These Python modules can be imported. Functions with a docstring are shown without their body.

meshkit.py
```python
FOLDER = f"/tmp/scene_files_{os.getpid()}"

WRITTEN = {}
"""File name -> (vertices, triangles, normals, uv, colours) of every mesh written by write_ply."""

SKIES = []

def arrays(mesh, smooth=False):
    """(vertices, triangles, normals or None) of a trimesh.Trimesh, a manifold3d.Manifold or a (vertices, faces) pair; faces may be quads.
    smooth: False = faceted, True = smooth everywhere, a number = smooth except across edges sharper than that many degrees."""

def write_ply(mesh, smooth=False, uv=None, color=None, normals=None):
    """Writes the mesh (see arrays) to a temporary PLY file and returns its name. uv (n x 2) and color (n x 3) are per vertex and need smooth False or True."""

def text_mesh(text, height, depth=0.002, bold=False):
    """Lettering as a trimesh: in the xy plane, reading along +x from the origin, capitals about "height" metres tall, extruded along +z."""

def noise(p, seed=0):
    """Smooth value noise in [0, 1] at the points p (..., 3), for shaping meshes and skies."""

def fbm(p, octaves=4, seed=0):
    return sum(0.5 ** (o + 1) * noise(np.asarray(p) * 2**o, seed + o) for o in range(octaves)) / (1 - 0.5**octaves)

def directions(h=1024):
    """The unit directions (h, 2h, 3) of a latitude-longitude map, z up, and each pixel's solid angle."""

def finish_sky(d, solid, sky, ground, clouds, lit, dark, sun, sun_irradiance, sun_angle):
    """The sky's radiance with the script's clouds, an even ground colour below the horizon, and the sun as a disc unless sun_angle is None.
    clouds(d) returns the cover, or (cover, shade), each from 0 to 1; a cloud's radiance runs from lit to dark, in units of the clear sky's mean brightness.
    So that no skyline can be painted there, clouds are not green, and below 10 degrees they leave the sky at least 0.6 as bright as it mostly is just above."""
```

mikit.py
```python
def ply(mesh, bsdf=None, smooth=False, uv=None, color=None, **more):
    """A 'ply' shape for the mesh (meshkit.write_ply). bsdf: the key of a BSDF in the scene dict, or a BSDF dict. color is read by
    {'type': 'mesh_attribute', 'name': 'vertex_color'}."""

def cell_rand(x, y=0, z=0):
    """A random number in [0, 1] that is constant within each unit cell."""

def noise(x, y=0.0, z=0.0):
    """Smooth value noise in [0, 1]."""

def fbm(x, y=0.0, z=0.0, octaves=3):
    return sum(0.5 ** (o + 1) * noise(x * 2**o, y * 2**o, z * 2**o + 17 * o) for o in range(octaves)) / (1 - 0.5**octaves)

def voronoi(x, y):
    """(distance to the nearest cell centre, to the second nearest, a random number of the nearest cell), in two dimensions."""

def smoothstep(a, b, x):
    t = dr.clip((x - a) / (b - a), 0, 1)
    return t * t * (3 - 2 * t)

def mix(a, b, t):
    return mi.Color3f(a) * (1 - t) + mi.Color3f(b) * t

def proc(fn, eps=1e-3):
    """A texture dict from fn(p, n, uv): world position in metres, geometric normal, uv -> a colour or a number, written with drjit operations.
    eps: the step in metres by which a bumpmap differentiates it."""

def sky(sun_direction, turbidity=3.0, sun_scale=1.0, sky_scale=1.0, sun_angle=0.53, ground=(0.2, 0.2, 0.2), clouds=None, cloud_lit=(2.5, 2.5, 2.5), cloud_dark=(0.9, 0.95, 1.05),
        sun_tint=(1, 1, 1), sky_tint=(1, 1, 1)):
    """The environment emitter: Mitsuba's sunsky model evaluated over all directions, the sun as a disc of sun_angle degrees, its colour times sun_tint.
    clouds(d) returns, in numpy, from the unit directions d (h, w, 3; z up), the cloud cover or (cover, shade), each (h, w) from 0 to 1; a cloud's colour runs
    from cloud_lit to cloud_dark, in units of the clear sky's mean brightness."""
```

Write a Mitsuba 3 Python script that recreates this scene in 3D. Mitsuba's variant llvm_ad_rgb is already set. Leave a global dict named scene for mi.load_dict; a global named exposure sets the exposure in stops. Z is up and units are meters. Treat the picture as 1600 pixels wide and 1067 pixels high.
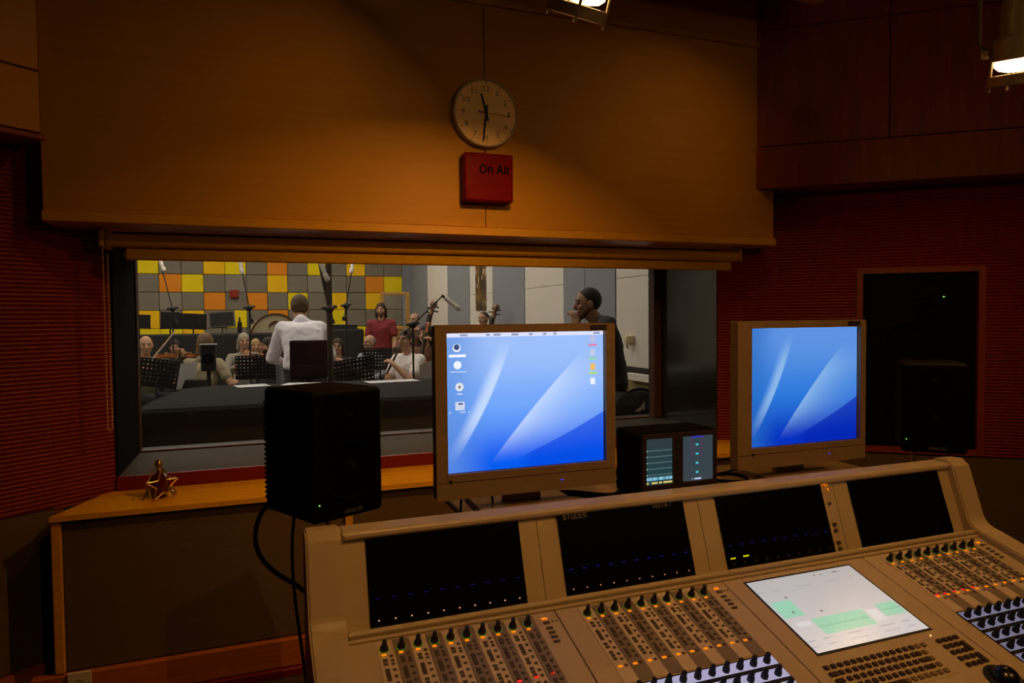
import math
import numpy as np, trimesh, drjit as dr, mitsuba as mi, mikit, meshkit
import manifold3d as m3
from shapely.geometry import Polygon, box as sbox, Point
from shapely.ops import unary_union
T = mi.ScalarTransform4f
rng = np.random.default_rng(7)
scene, labels = {}, {}

# ------------------------------------------------------------------ camera
CAM = np.array([0, 0, 1.44])
yaw_c, pitch_c, roll_c = math.radians(20.5), math.radians(2.0), math.radians(-0.55)
fwd = np.array([math.sin(yaw_c) * math.cos(pitch_c), math.cos(yaw_c) * math.cos(pitch_c), -math.sin(pitch_c)])
right0 = np.array([math.cos(yaw_c), -math.sin(yaw_c), 0])
up0 = np.cross(right0, fwd)
up = up0 * math.cos(roll_c) - right0 * math.sin(roll_c)
scene['camera'] = {'type': 'perspective', 'fov': 2 * math.degrees(math.atan(800 / 1080)), 'fov_axis': 'x', 'near_clip': 0.05, 'far_clip': 100.0,
                   'to_world': T().look_at(origin=CAM.tolist(), target=(CAM + fwd).tolist(), up=up.tolist())}
exposure = 0.0

# ------------------------------------------------------------------ lights (values tuned here)
TUNG = np.array([1.0, 0.49, 0.13])
# (position, aim, intensity, half angle of the beam) of the ceiling spotlights: the first two are in the photograph, the others are out of view, placed to light the bulkhead and console
SPOTS = [((0.95, 1.93, 2.39), (0.84, 2.39, 1.51), 4.4, 60),
         ((2.37, 1.56, 2.225), (2.57, 1.72, 1.265), 2.0, 70),
         ((0.75, 2.05, 2.95), (-0.55, 2.97, 1.05), 0.95, 50),
         ((0.60, 0.10, 2.85), (0.80, 1.25, 0.9), 4.4, 44),
         ((2.25, 2.15, 2.95), (1.75, 2.97, 1.50), 0.55, 52)]
ADDED_FILL = ((1.90, -0.40, 2.45), (0.60, 3.0, 1.05), 20.0)   # added soft fill light behind the camera: place, aim, radiance
STUDIO_RADIANCE = np.array([1.0, 0.90, 0.74]) * 32.0

# ------------------------------------------------------------------ helpers
def lin(r, g, b):
    c = np.array([r, g, b], float) / 255
    return np.where(c < 0.04045, c / 12.92, ((c + 0.055) / 1.055) ** 2.4)

def C3(r, g, b): return mi.Color3f(*[float(x) for x in lin(r, g, b)])

def rgb(c): return {'type': 'rgb', 'value': [float(x) for x in c]}

def mat(key, c, rough=0.6, spec=0.3, metal=0.0, tex=None, **more):
    scene[key] = {'type': 'principled', 'base_color': tex if tex is not None else rgb(c), 'roughness': rough, 'specular': spec, 'metallic': metal, **more}
    return key

def cmat(c, rough=0.75, spec=0.2):
    key = 'm_%02x%02x%02x' % tuple(int(255 * min(1, x)) for x in c)
    if key not in scene: mat(key, c, rough, spec)
    return key

def numbered(key):
    used = lambda k: k in scene or k in labels or any(x.startswith(k + '__') for x in scene)
    if not used(key): return key
    n = 1
    while used(f'{key}_{n:03d}'): n += 1
    return f'{key}_{n:03d}'

COUNT = {}
def newkey(base):
    n = COUNT.get(base, -1) + 1
    COUNT[base] = n
    return base if n == 0 else f'{base}_{n:03d}'

def thing(name, label, cat, group=None):
    k = newkey(name)
    labels[k] = {'label': label, 'category': cat}
    if group: labels[k]['group'] = group
    return k

def struct(name):
    k = newkey(name); labels[k] = {'kind': 'structure'}; return k

def put(parent, name, mesh, m, smooth=False, label=None, kind=None, **more):
    """one entry: a part called name of parent, or parent itself when name is None"""
    k = newkey(f'{parent}__{name}') if name else parent
    scene[k] = mikit.ply(mesh, m, smooth=smooth, **more) if not isinstance(mesh, dict) else dict(mesh)
    if label or kind:
        labels.setdefault(k, {})
        if label: labels[k]['label'] = label
        if kind: labels[k]['kind'] = kind
    return k

def glow(parent, name, mesh, c, weight=0.0, uv=None, tex=None, label=None, kind=None):
    k = newkey(f'{parent}__{name}')
    scene[k] = mikit.ply(mesh, 'black_gloss', uv=uv, emitter={'type': 'area', 'radiance': tex if tex is not None else rgb(c), 'sampling_weight': float(weight)})
    if label or kind:
        labels[k] = {}
        if label: labels[k]['label'] = label
        if kind: labels[k]['kind'] = kind
    return k

cat_ = lambda ms: trimesh.util.concatenate(ms)

def box(x0, x1, y0, y1, z0, z1, bev=0.0):
    lo, hi = np.minimum([x0, y0, z0], [x1, y1, z1]), np.maximum([x0, y0, z0], [x1, y1, z1])
    if bev <= 0:
        m = trimesh.creation.box(hi - lo); m.apply_translation((lo + hi) / 2); return m
    b = min(bev, 0.45 * float((hi - lo).min()))
    pts = []
    for sx in (0, 1):
        for sy in (0, 1):
            for sz in (0, 1):
                c = np.where([sx, sy, sz], hi - b, lo + b); s = np.where([sx, sy, sz], 1, -1)
                for a in range(3):
                    q = c.copy(); q[a] += s[a] * b; pts.append(q)
                pts.append(c + s * b * 0.577)
    return trimesh.convex.convex_hull(np.array(pts))

def basis(u):
    u = np.asarray(u, float); u = u / np.linalg.norm(u)
    a = np.cross(u, [0, 0, 1] if abs(u[2]) < 0.9 else [0, 1, 0]); a /= np.linalg.norm(a)
    return u, a, np.cross(u, a)

def tube(pts, r, n=10, cap=True):
    pts = np.asarray(pts, float); r = np.broadcast_to(np.asarray(r, float), len(pts))
    d = np.gradient(pts, axis=0); d /= np.linalg.norm(d, axis=1)[:, None]
    u, a, _ = basis(d[0]); vs = []
    t = np.arange(n) * 2 * math.pi / n
    for p, di, ri in zip(pts, d, r):
        a = a - di * (a @ di); a /= np.linalg.norm(a); b = np.cross(di, a)
        vs.append(p + ri * (np.cos(t)[:, None] * a + np.sin(t)[:, None] * b))
    v = np.vstack(vs); f = []
    for i in range(len(pts) - 1):
        for j in range(n):
            k = (j + 1) % n; A, B, C_, D = i * n + j, i * n + k, (i + 1) * n + k, (i + 1) * n + j
            f += [[A, B, C_], [A, C_, D]]
    if cap:
        v = np.vstack([v, pts[:1], pts[-1:]]); c0, c1 = len(v) - 2, len(v) - 1; o = (len(pts) - 1) * n
        for j in range(n):
            k = (j + 1) % n; f += [[c0, k, j], [c1, o + j, o + k]]
    return trimesh.Trimesh(v, f, process=False)

def cyl(p0, p1, r0, r1=None, n=16): return tube([p0, p1], [r0, r0 if r1 is None else r1], n)

def spline(pts, n=24):
    from scipy.interpolate import CubicSpline
    pts = np.asarray(pts, float); t = np.r_[0, np.cumsum(np.linalg.norm(np.diff(pts, axis=0), axis=1))]
    return CubicSpline(t, pts)(np.linspace(0, t[-1], n))

def lathe(profile, n=32, axis=(0, 0, 1), at=(0, 0, 0)):
    """profile: (radius, height) along axis"""
    u, a, b = basis(axis); t = np.arange(n) * 2 * math.pi / n
    v = np.vstack([np.asarray(at) + u * h + max(r, 1e-5) * (np.cos(t)[:, None] * a + np.sin(t)[:, None] * b) for r, h in profile]); f = []
    for i in range(len(profile) - 1):
        for j in range(n):
            k = (j + 1) % n; A, B, C_, D = i * n + j, i * n + k, (i + 1) * n + k, (i + 1) * n + j
            f += [[A, B, C_], [A, C_, D]]
    return trimesh.Trimesh(v, f, process=False)

def ball(c, r, sub=2, scale=(1, 1, 1)):
    m = trimesh.creation.icosphere(subdivisions=sub, radius=1.0); m.apply_scale(np.asarray(scale) * r); m.apply_translation(c); return m

def frame(o, x, y, z=None):
    M = np.eye(4); M[:3, 0] = x; M[:3, 1] = y; M[:3, 2] = np.cross(x, y) if z is None else z; M[:3, 3] = o; return M

def prism(poly, depth, M=np.eye(4)):
    gs = getattr(poly, 'geoms', [poly])
    m = cat_([trimesh.creation.extrude_polygon(g, depth, engine='earcut') for g in gs]); m.apply_transform(M); return m

def quad(a, b, c, d):
    """a lower left, b lower right, c upper right, d upper left seen from the front; with uv"""
    return trimesh.Trimesh(np.array([a, b, c, d], float), [[0, 1, 2], [0, 2, 3]], process=False)
UV4 = np.array([[0, 0], [1, 0], [1, 1], [0, 1]], float)

def text(s, h, M, depth=0.0015, bold=False):
    m = meshkit.text_mesh(s, h, depth, bold); m.apply_transform(M); return m

def uni(ms):
    return m3.Manifold.batch_boolean(ms, m3.OpType.Add)

SPH = trimesh.creation.icosphere(subdivisions=2).vertices
SPH1 = trimesh.creation.icosphere(subdivisions=1).vertices
def hull(*balls):
    return m3.Manifold.hull_points(np.vstack([np.asarray(c) + SPH1 * np.asarray(r) for c, r in balls]))
def mtri(man, length=None, smooth=0):
    if length: man = man.refine_to_length(length)
    q = man.to_mesh(); m = trimesh.Trimesh(q.vert_properties[:, :3], q.tri_verts, process=False); m.merge_vertices()
    if smooth: trimesh.smoothing.filter_taubin(m, iterations=smooth)
    return m

# ------------------------------------------------------------------ materials
def wood_tex(c0, c1, ax, fine, coarse):
    def fn(p, n, uv):
        s = p.x * ax[0] + p.y * ax[1] + p.z * ax[2]
        q = mi.Vector3f(p.x, p.y, p.z)
        k = [fine if a == 0 else coarse for a in ax]
        g = mikit.fbm(q.x * k[0], q.y * k[1], q.z * k[2], 4)
        return mikit.mix(c0, c1, mikit.smoothstep(0.25, 0.75, g))
    return mikit.proc(fn)
mat('black_gloss', (0.006, 0.006, 0.007), 0.25, 0.5)
mat('tan_panel', None, 0.55, 0.25, tex=wood_tex((0.43, 0.188, 0.006), (0.45, 0.199, 0.007), (1, 0, 0), 60, 2.0))
mat('tan_trim', (0.50, 0.235, 0.010), 0.33, 0.3)
mat('red_rib', None, 0.5, 0.3, tex=wood_tex((0.16, 0.0075, 0.002), (0.19, 0.0095, 0.0025), (0, 0, 1), 40, 6.0))
mat('red_back', (0.20, 0.010, 0.003), 0.8, 0.1)
mat('mahogany', None, 0.5, 0.3, tex=wood_tex((0.17, 0.018, 0.004), (0.22, 0.025, 0.006), (0, 0, 1), 50, 3.0))
mat('red_board', (0.15, 0.006, 0.002), 0.35, 0.4)
mat('orange_wood', None, 0.30, 0.0, tex=wood_tex((0.60, 0.265, 0.010), (0.66, 0.30, 0.013), (1, 0, 0), 90, 3.0))
mat('plinth_wood', None, 0.5, 0.3, tex=wood_tex((0.34, 0.085, 0.006), (0.40, 0.10, 0.008), (1, 0, 0), 90, 3.0))
mat('grey_fabric', None, 0.95, 0.05, tex=mikit.proc(lambda p, n, uv: mikit.mix((0.080, 0.048, 0.024), (0.125, 0.078, 0.042), mikit.noise(p.x * 260, p.y * 260, p.z * 260))))
mat('dark_paint', (0.010, 0.008, 0.007), 0.6, 0.3)
mat('jamb_black', (0.002, 0.0018, 0.0016), 0.8, 0.08)
mat('meter_black', (0.0025, 0.002, 0.0018), 0.8, 0.05)
mat('dark_gloss', (0.020, 0.019, 0.013), 0.12, 1.0)
mat('brown_frame', (0.07, 0.028, 0.012), 0.5, 0.3)
mat('grey_carpet', None, 0.95, 0.0, tex=mikit.proc(lambda p, n, uv: mikit.mix((0.060, 0.050, 0.030), (0.085, 0.072, 0.043), mikit.noise(p.x * 180, p.y * 180, 0))))
mat('carpet', (0.05, 0.03, 0.02), 0.95, 0.05)
mat('ceiling_paint', (0.16, 0.10, 0.05), 0.9, 0.1)
mat('console_metal', None, 0.42, 0.4, tex=mikit.proc(lambda p, n, uv: mikit.mix((0.40, 0.305, 0.19), (0.43, 0.33, 0.205), mikit.noise(p.x * 900, p.y * 900, p.z * 900))))
mat('strip_light', (0.50, 0.39, 0.28), 0.5, 0.35)
mat('strip_dark', (0.19, 0.145, 0.105), 0.5, 0.35)
mat('button', (0.075, 0.052, 0.032), 0.5, 0.3)
mat('key_dark', (0.030, 0.015, 0.008), 0.5, 0.3)
mat('key_tan', (0.17, 0.11, 0.05), 0.5, 0.3)
mat('black_plastic', (0.010, 0.010, 0.011), 0.45, 0.35)
mat('speaker_black', (0.0012, 0.0008, 0.0008), 0.7, 0.10)
mat('rubber', (0.002, 0.0018, 0.0018), 0.8, 0.08)
mat('screen_glass', (0.003, 0.003, 0.004), 0.18, 0.15)
mat('monitor_case', (0.20, 0.130, 0.070), 0.5, 0.3)
mat('brown_plastic', (0.022, 0.011, 0.006), 0.45, 0.4)
mat('steel', (0.55, 0.53, 0.50), 0.25, 0.5, 1.0)
mat('mic_silver', (0.66, 0.62, 0.55), 0.35, 0.5, 0.25)
mat('lamp_metal', (0.50, 0.40, 0.26), 0.35, 0.5, 0.6)
mat('lamp_dark', (0.10, 0.08, 0.06), 0.5, 0.4)
mat('brass', (0.45, 0.27, 0.07), 0.3, 0.5, 0.9)
mat('dark_red_glass', (0.06, 0.006, 0.004), 0.15, 0.6)
mat('sign_red', (0.15, 0.0015, 0.001), 0.38, 0.05)
mat('clock_white', (0.90, 0.64, 0.36), 0.5, 0.2)
mat('clock_rim', (0.42, 0.36, 0.28), 0.3, 0.5)
mat('ink', (0.02, 0.015, 0.012), 0.6, 0.2)
mat('ink_faded', (0.14, 0.10, 0.06), 0.6, 0.2)
mat('letter_grey', (0.12, 0.11, 0.10), 0.5, 0.3)
mat('socket_white', (0.50, 0.44, 0.36), 0.5, 0.3)
mat('blind_fabric', (0.42, 0.225, 0.010), 0.8, 0.0)
mat('chain', (0.50, 0.33, 0.16), 0.4, 0.4)
# the studio behind the window
mat('studio_floor', (0.16, 0.11, 0.07), 0.6, 0.3)
mat('studio_white', (0.62, 0.585, 0.52), 0.8, 0.15)
mat('studio_grey', (0.235, 0.245, 0.265), 0.85, 0.1)
mat('studio_olive', (0.20, 0.165, 0.085), 0.85, 0.1)
mat('studio_dark', (0.03, 0.028, 0.026), 0.8, 0.1)
mat('tile_grey', (0.205, 0.182, 0.140), 0.9, 0.05)
mat('tile_grey_pale', (0.25, 0.225, 0.175), 0.9, 0.05)
mat('tile_yellow', (0.80, 0.62, 0.015), 0.8, 0.1)
mat('tile_amber', (0.85, 0.50, 0.015), 0.8, 0.1)
mat('tile_orange', (0.72, 0.25, 0.022), 0.8, 0.1)
mat('tile_joint', (0.05, 0.05, 0.045), 0.9, 0.05)
mat('cloth_black', (0.032, 0.031, 0.030), 0.95, 0.05)
mat('stand_black', (0.016, 0.016, 0.018), 0.5, 0.3)
mat('paper', (0.62, 0.62, 0.64), 0.8, 0.1)
mat('gob_wood', (0.44, 0.235, 0.06), 0.5, 0.3)
mat('violin_wood', (0.32, 0.095, 0.022), 0.35, 0.5)
mat('bass_wood', (0.16, 0.07, 0.028), 0.4, 0.5)
mat('drum_shell', (0.30, 0.24, 0.13), 0.5, 0.3)
scene['glass'] = {'type': 'thindielectric', 'int_ior': 1.5, 'ext_ior': 1.0}

# ------------------------------------------------------------------ the room: setting
YW, YG, YO = 3.25, 3.84, 3.97          # wall face, glass, studio side of the front wall
XL, XR = -0.545, 2.45                   # window opening
SILL, HEAD = 0.79, 1.79
ang = math.radians(37.5)
tL, nL, PL = np.array([math.cos(ang), math.sin(ang), 0]), np.array([math.sin(ang), -math.cos(ang), 0]), np.array([XL, YW, 0])
tR, nR, PR = np.array([math.cos(ang), -math.sin(ang), 0]), np.array([-math.sin(ang), -math.cos(ang), 0]), np.array([XR, YW, 0])
Z3 = np.array([0, 0, 1.0])

def slab(P, t, n, s0, s1, z0, z1, d0, d1, bev=0.0):
    """a box along a splayed wall: s along t, d out of the wall along n"""
    m = box(s0, s1, d0, d1, z0, z1, bev); M = np.eye(4); M[:3, 0], M[:3, 1], M[:3, 2], M[:3, 3] = t, n, Z3, P
    m.apply_transform(M)
    return m

k = struct('floor'); put(k, None, box(-3.2, 5.2, -2.2, YO, -0.05, 0.0), 'carpet')
k = struct('ceiling'); put(k, None, box(-3.2, 5.2, -2.2, YO, 3.35, 3.40), 'ceiling_paint')
k = struct('wall_back'); put(k, None, box(-3.2, 5.2, -2.3, -2.2, 0, 3.35), 'mahogany')
k = struct('wall_side_left'); put(k, None, box(-3.3, -3.2, -2.2, YO, 0, 3.35), 'mahogany')
k = struct('wall_side_right'); put(k, None, box(5.2, 5.3, -2.2, YO, 0, 3.35), 'mahogany')
# front wall around the window opening (thick), the lower part clad
k = struct('wall_front')
put(k, 'wall_below', box(XL - 0.6, XR + 0.8, YW + 0.001, YO, 0, SILL), 'dark_paint')
put(k, 'wall_above', box(XL - 0.6, XR + 0.8, YW + 0.001, YO, HEAD, 3.35), 'dark_paint')
put(k, 'wall_beside', box(XL - 0.6, XL, YW + 0.001, YO, SILL, HEAD), 'dark_paint')
put(k, 'wall_beside', box(XR, XR + 0.8, YW + 0.001, YO, SILL, HEAD), 'dark_paint')
# bulkhead over the window
put(k, 'bulkhead_panel', box(-0.71, 0.989, 2.97, YW, 1.846, 2.83, 0.002), 'tan_panel')
put(k, 'bulkhead_panel', box(0.992, 2.60, 2.97, YW, 1.846, 2.83, 0.002), 'tan_panel')
put(k, 'bulkhead_panel', box(-0.71, 2.60, 2.972, YW, 2.862, 3.35, 0.002), 'tan_panel')
put(k, 'bulkhead_batten', box(-0.712, 2.604, 2.962, YW, 2.832, 2.86, 0.003), 'tan_panel')
put(k, 'bulkhead_trim', box(-0.714, 2.612, 2.962, YW, 1.808, 1.845, 0.003), 'tan_trim')
k = struct('wall_left')
put(k, 'backing', slab(PL, tL, nL, -3.0, 0.0, 0.72, 3.35, -0.06, -0.007), 'red_back')
put(k, 'overhang_panel', slab(PL, tL, nL, -3.0, -0.335, 2.108, 2.318, 0.0, 0.20, 0.002), 'tan_panel')
put(k, 'overhang_panel', slab(PL, tL, nL, -3.0, -0.335, 2.324, 3.35, 0.0, 0.20, 0.002), 'tan_panel')
put(k, 'overhang_soffit', slab(PL, tL, nL, -3.0, -0.315, 2.085, 2.104, 0.0, 0.195, 0.002), 'mahogany')
put(k, 'lower_panel', slab(PL, tL, nL, -3.0, 0.0, 0.14, 0.715, -0.05, -0.004), 'grey_fabric')
put(k, 'plinth', slab(PL, tL, nL, -3.0, -0.22, 0.0, 0.135, -0.05, 0.012), 'plinth_wood')
def ribs(P, t, n, s0, s1, z0, z1, pitch=0.0165, holes=()):
    ms, z = [], z0
    prof = [(-0.010, 0.0), (-0.005, 0.0005), (-0.0015, 0.003), (0.0, 0.0065), (-0.0015, 0.011), (-0.005, 0.0135), (-0.010, 0.014)]
    while z < z1:
        spans = [(s0, s1)]
        for h in holes:
            if h[2] < z + 0.013 and z < h[3]: spans = [(s0, h[0]), (h[1], s1)]
        for a, b in spans:
            v = []
            for s in (a, b): v += [P + t * s + n * d + Z3 * (z + dz) for d, dz in prof]
            m_ = len(prof); f = []
            for i in range(m_ - 1): f += [[i, i + 1, m_ + i + 1], [i, m_ + i + 1, m_ + i]]
            r_ = trimesh.Trimesh(np.array(v), f, process=False)
            if r_.face_normals[4] @ n < 0: r_.invert()
            ms.append(r_)
        z += pitch
    return cat_(ms)
put(k, 'rib', ribs(PL, tL, nL, -3.0, -0.002, 0.725, 2.085), 'red_rib', kind='stuff', label='fine horizontal red wooden ribs')
put(k, 'rib', ribs(PL, tL, nL, -0.24, -0.002, 0.66, 0.722), 'red_rib', kind='stuff')
k = struct('wall_right')
N0, N1, NZ0, NZ1 = 0.745, 1.28, 0.735, 1.652
put(k, 'backing', cat_([slab(PR, tR, nR, 0.0, N0, 0.70, 3.35, -0.06, -0.007), slab(PR, tR, nR, N1, 3.4, 0.70, 3.35, -0.06, -0.007),
                        slab(PR, tR, nR, N0, N1, NZ1, 3.35, -0.06, -0.007), slab(PR, tR, nR, N0, N1, 0.70, NZ0, -0.06, -0.007)]), 'red_back')
put(k, 'rib', ribs(PR, tR, nR, 0.002, 3.4, 0.70, 2.085, holes=[(N0 - 0.03, N1 + 0.03, NZ0 - 0.03, NZ1 + 0.03)]), 'red_rib', kind='stuff', label='fine horizontal red wooden ribs')
put(k, 'overhang_band', slab(PR, tR, nR, 0.10, 3.4, 2.10, 2.315, 0.0, 0.20, 0.002), 'mahogany')
for s0, s1 in ((0.10, 0.824), (0.828, 1.60), (1.604, 3.4)):
    put(k, 'overhang_panel', slab(PR, tR, nR, s0, s1, 2.319, 2.915, 0.0, 0.197, 0.002), 'mahogany')
    put(k, 'overhang_panel', slab(PR, tR, nR, s0, s1, 2.919, 3.35, 0.0, 0.197, 0.002), 'mahogany')
put(k, 'niche_frame', cat_([slab(PR, tR, nR, N0 - 0.03, N0, NZ0 - 0.03, NZ1 + 0.03, -0.02, 0.006), slab(PR, tR, nR, N1, N1 + 0.03, NZ0 - 0.03, NZ1 + 0.03, -0.02, 0.006),
                            slab(PR, tR, nR, N0, N1, NZ1, NZ1 + 0.03, -0.02, 0.006), slab(PR, tR, nR, N0, N1, NZ0 - 0.03, NZ0, -0.02, 0.006)]), 'mahogany')
put(k, 'lower_panel', slab(PR, tR, nR, 0.0, 3.4, 0.0, 0.695, -0.05, -0.004), 'grey_fabric')
k = struct('trim_1')     # beam end at the ceiling above the right overhang
put(k, None, box(1.0, 2.53, 2.56, 2.60, 2.90, 3.35, 0.004), 'tan_trim')
# ledge, red board, lower cladding
k = struct('trim_2')
put(k, 'ledge_board', prism(Polygon([(-0.705, 2.90), (3.1, 2.90), (3.1, YW), (XL, YW), (-0.585, 3.215)]), 0.02, frame((0, 0, 0.715), (1, 0, 0), (0, 1, 0))), 'orange_wood')
put(k, 'red_board', box(XL, XR, 3.235, YW, 0.735, SILL + 0.004, 0.003), 'red_board')
k = struct('wall_lower')
for i, (a, b) in enumerate(((-0.672, 0.34), (0.372, 1.95), (1.982, 3.1))):
    put(k, 'fabric_panel', box(a, b, 2.925, 2.94, 0.15, 0.714, 0.003), 'grey_fabric')
for a in (-0.705, 0.34, 1.95): put(k, 'post', box(a, a + 0.032, 2.91, 2.94, 0.15, 0.715, 0.003), 'orange_wood')
put(k, 'core', box(-0.70, 3.1, 2.94, YW, 0.0, 0.714), 'dark_paint')
put(k, 'plinth_board', box(-0.78, 3.1, 2.90, 2.94, 0.035, 0.146, 0.003), 'plinth_wood')
put(k, 'skirting', box(-0.78, 3.1, 2.885, 2.94, 0.0, 0.033, 0.003), 'red_board')
# window
k = struct('window_1')
put(k, 'jamb_lining', box(XL, XL + 0.006, YW - 0.004, YG - 0.005, SILL, HEAD), 'jamb_black', label='black left jamb')
put(k, 'jamb_lining', box(XR - 0.006, XR, YW - 0.004, YG - 0.005, SILL, HEAD), 'dark_gloss', label='glossy black right jamb')
put(k, 'head_lining', box(XL, XR, YW, YG, HEAD - 0.006, HEAD), 'dark_paint')
put(k, 'sill_board', box(XL, XR, YW, YG, SILL - 0.01, SILL), 'grey_carpet', label='grey carpeted sill')
put(k, 'frame_post', box(XR - 0.055, XR, YG - 0.03, YG + 0.03, SILL, HEAD, 0.004), 'brown_frame')
put(k, 'frame_post', box(XL, XL + 0.012, YG - 0.03, YG + 0.03, SILL, HEAD, 0.003), 'brown_frame')
put(k, 'frame_rail', box(XL, XR, YG - 0.02, YG + 0.02, HEAD - 0.03, HEAD, 0.003), 'brown_frame')
put(k, 'frame_rail', box(XL, XR, YG - 0.02, YG + 0.02, SILL, SILL + 0.008, 0.002), 'brown_frame')
put(k, 'pane', quad((XL, YG, SILL), (XR, YG, SILL), (XR, YG, HEAD), (XL, YG, HEAD)), 'glass')

# ------------------------------------------------------------------ studio shell
FZ, CZ = -0.10, 4.6
SX0, SX1, SY1 = -6.0, 3.63, 16.5
k = struct('floor_studio'); put(k, None, box(SX0, SX1, YO, SY1, FZ - 0.05, FZ), 'studio_floor')
k = struct('ceiling_studio'); put(k, None, box(SX0, SX1, YO, SY1, CZ, CZ + 0.05), 'studio_white')
k = struct('wall_studio_left'); put(k, None, box(SX0 - 0.1, SX0, YO, SY1, FZ, CZ), 'studio_white')  # out of view, kept white so the glossy right jamb reflects it
k = struct('wall_studio_front')
put(k, 'wall_beside', box(SX0, XL - 0.6, YO - 0.1, YO, FZ, CZ), 'studio_grey'); put(k, 'wall_above', box(XL - 0.6, SX1, YO - 0.0, YO + 0.02, HEAD, CZ), 'studio_grey')
k = struct('wall_studio_back')
put(k, 'wall', box(SX0, SX1, SY1, SY1 + 0.1, FZ, CZ), 'tile_joint')
TW, TH, TX0, TZ0 = 0.4355, 0.391, -2.302, 2.438      # tile pitch; left edge and the row line under the top row
ROWS = ['YGGAYGOGYGAGG', 'GOYGgGAGgGGOY', 'GgGOGOGYGAGAg', 'AGAGYGOGGYGGG']
TM = {'Y': 'tile_yellow', 'A': 'tile_amber', 'O': 'tile_orange', 'G': 'tile_grey', 'g': 'tile_grey_pale'}
for r in range(-2, 9):
    for c in range(-3, 13):
        code = ROWS[r][c] if 0 <= r < 4 and c >= 0 else 'GGYGOGAGGY'[(c * 7 + r * 3) % 10]
        x0, z1 = TX0 + c * TW, TZ0 + TH - r * TH
        t_ = 0.045 + 0.012 * rng.random()
        if z1 - TH < FZ: continue
        put(k, 'tile', box(x0 + 0.004, x0 + TW - 0.004, SY1 - t_, SY1, z1 - TH + 0.004, z1 - 0.004, 0.012), TM[code])
put(k, 'corner_panel', box(TX0 + 13 * TW, SX1, SY1 - 0.04, SY1, FZ, CZ, 0.01), 'studio_grey')
k = struct('wall_studio_right')
put(k, 'wall', box(SX1 + 0.03, SX1 + 0.13, YO, SY1, FZ, CZ), 'studio_dark')
ys = [16.5, 15.03, 13.31, 11.84, 10.57, 9.17, 7.85, 7.25, 6.53, YO]
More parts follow.
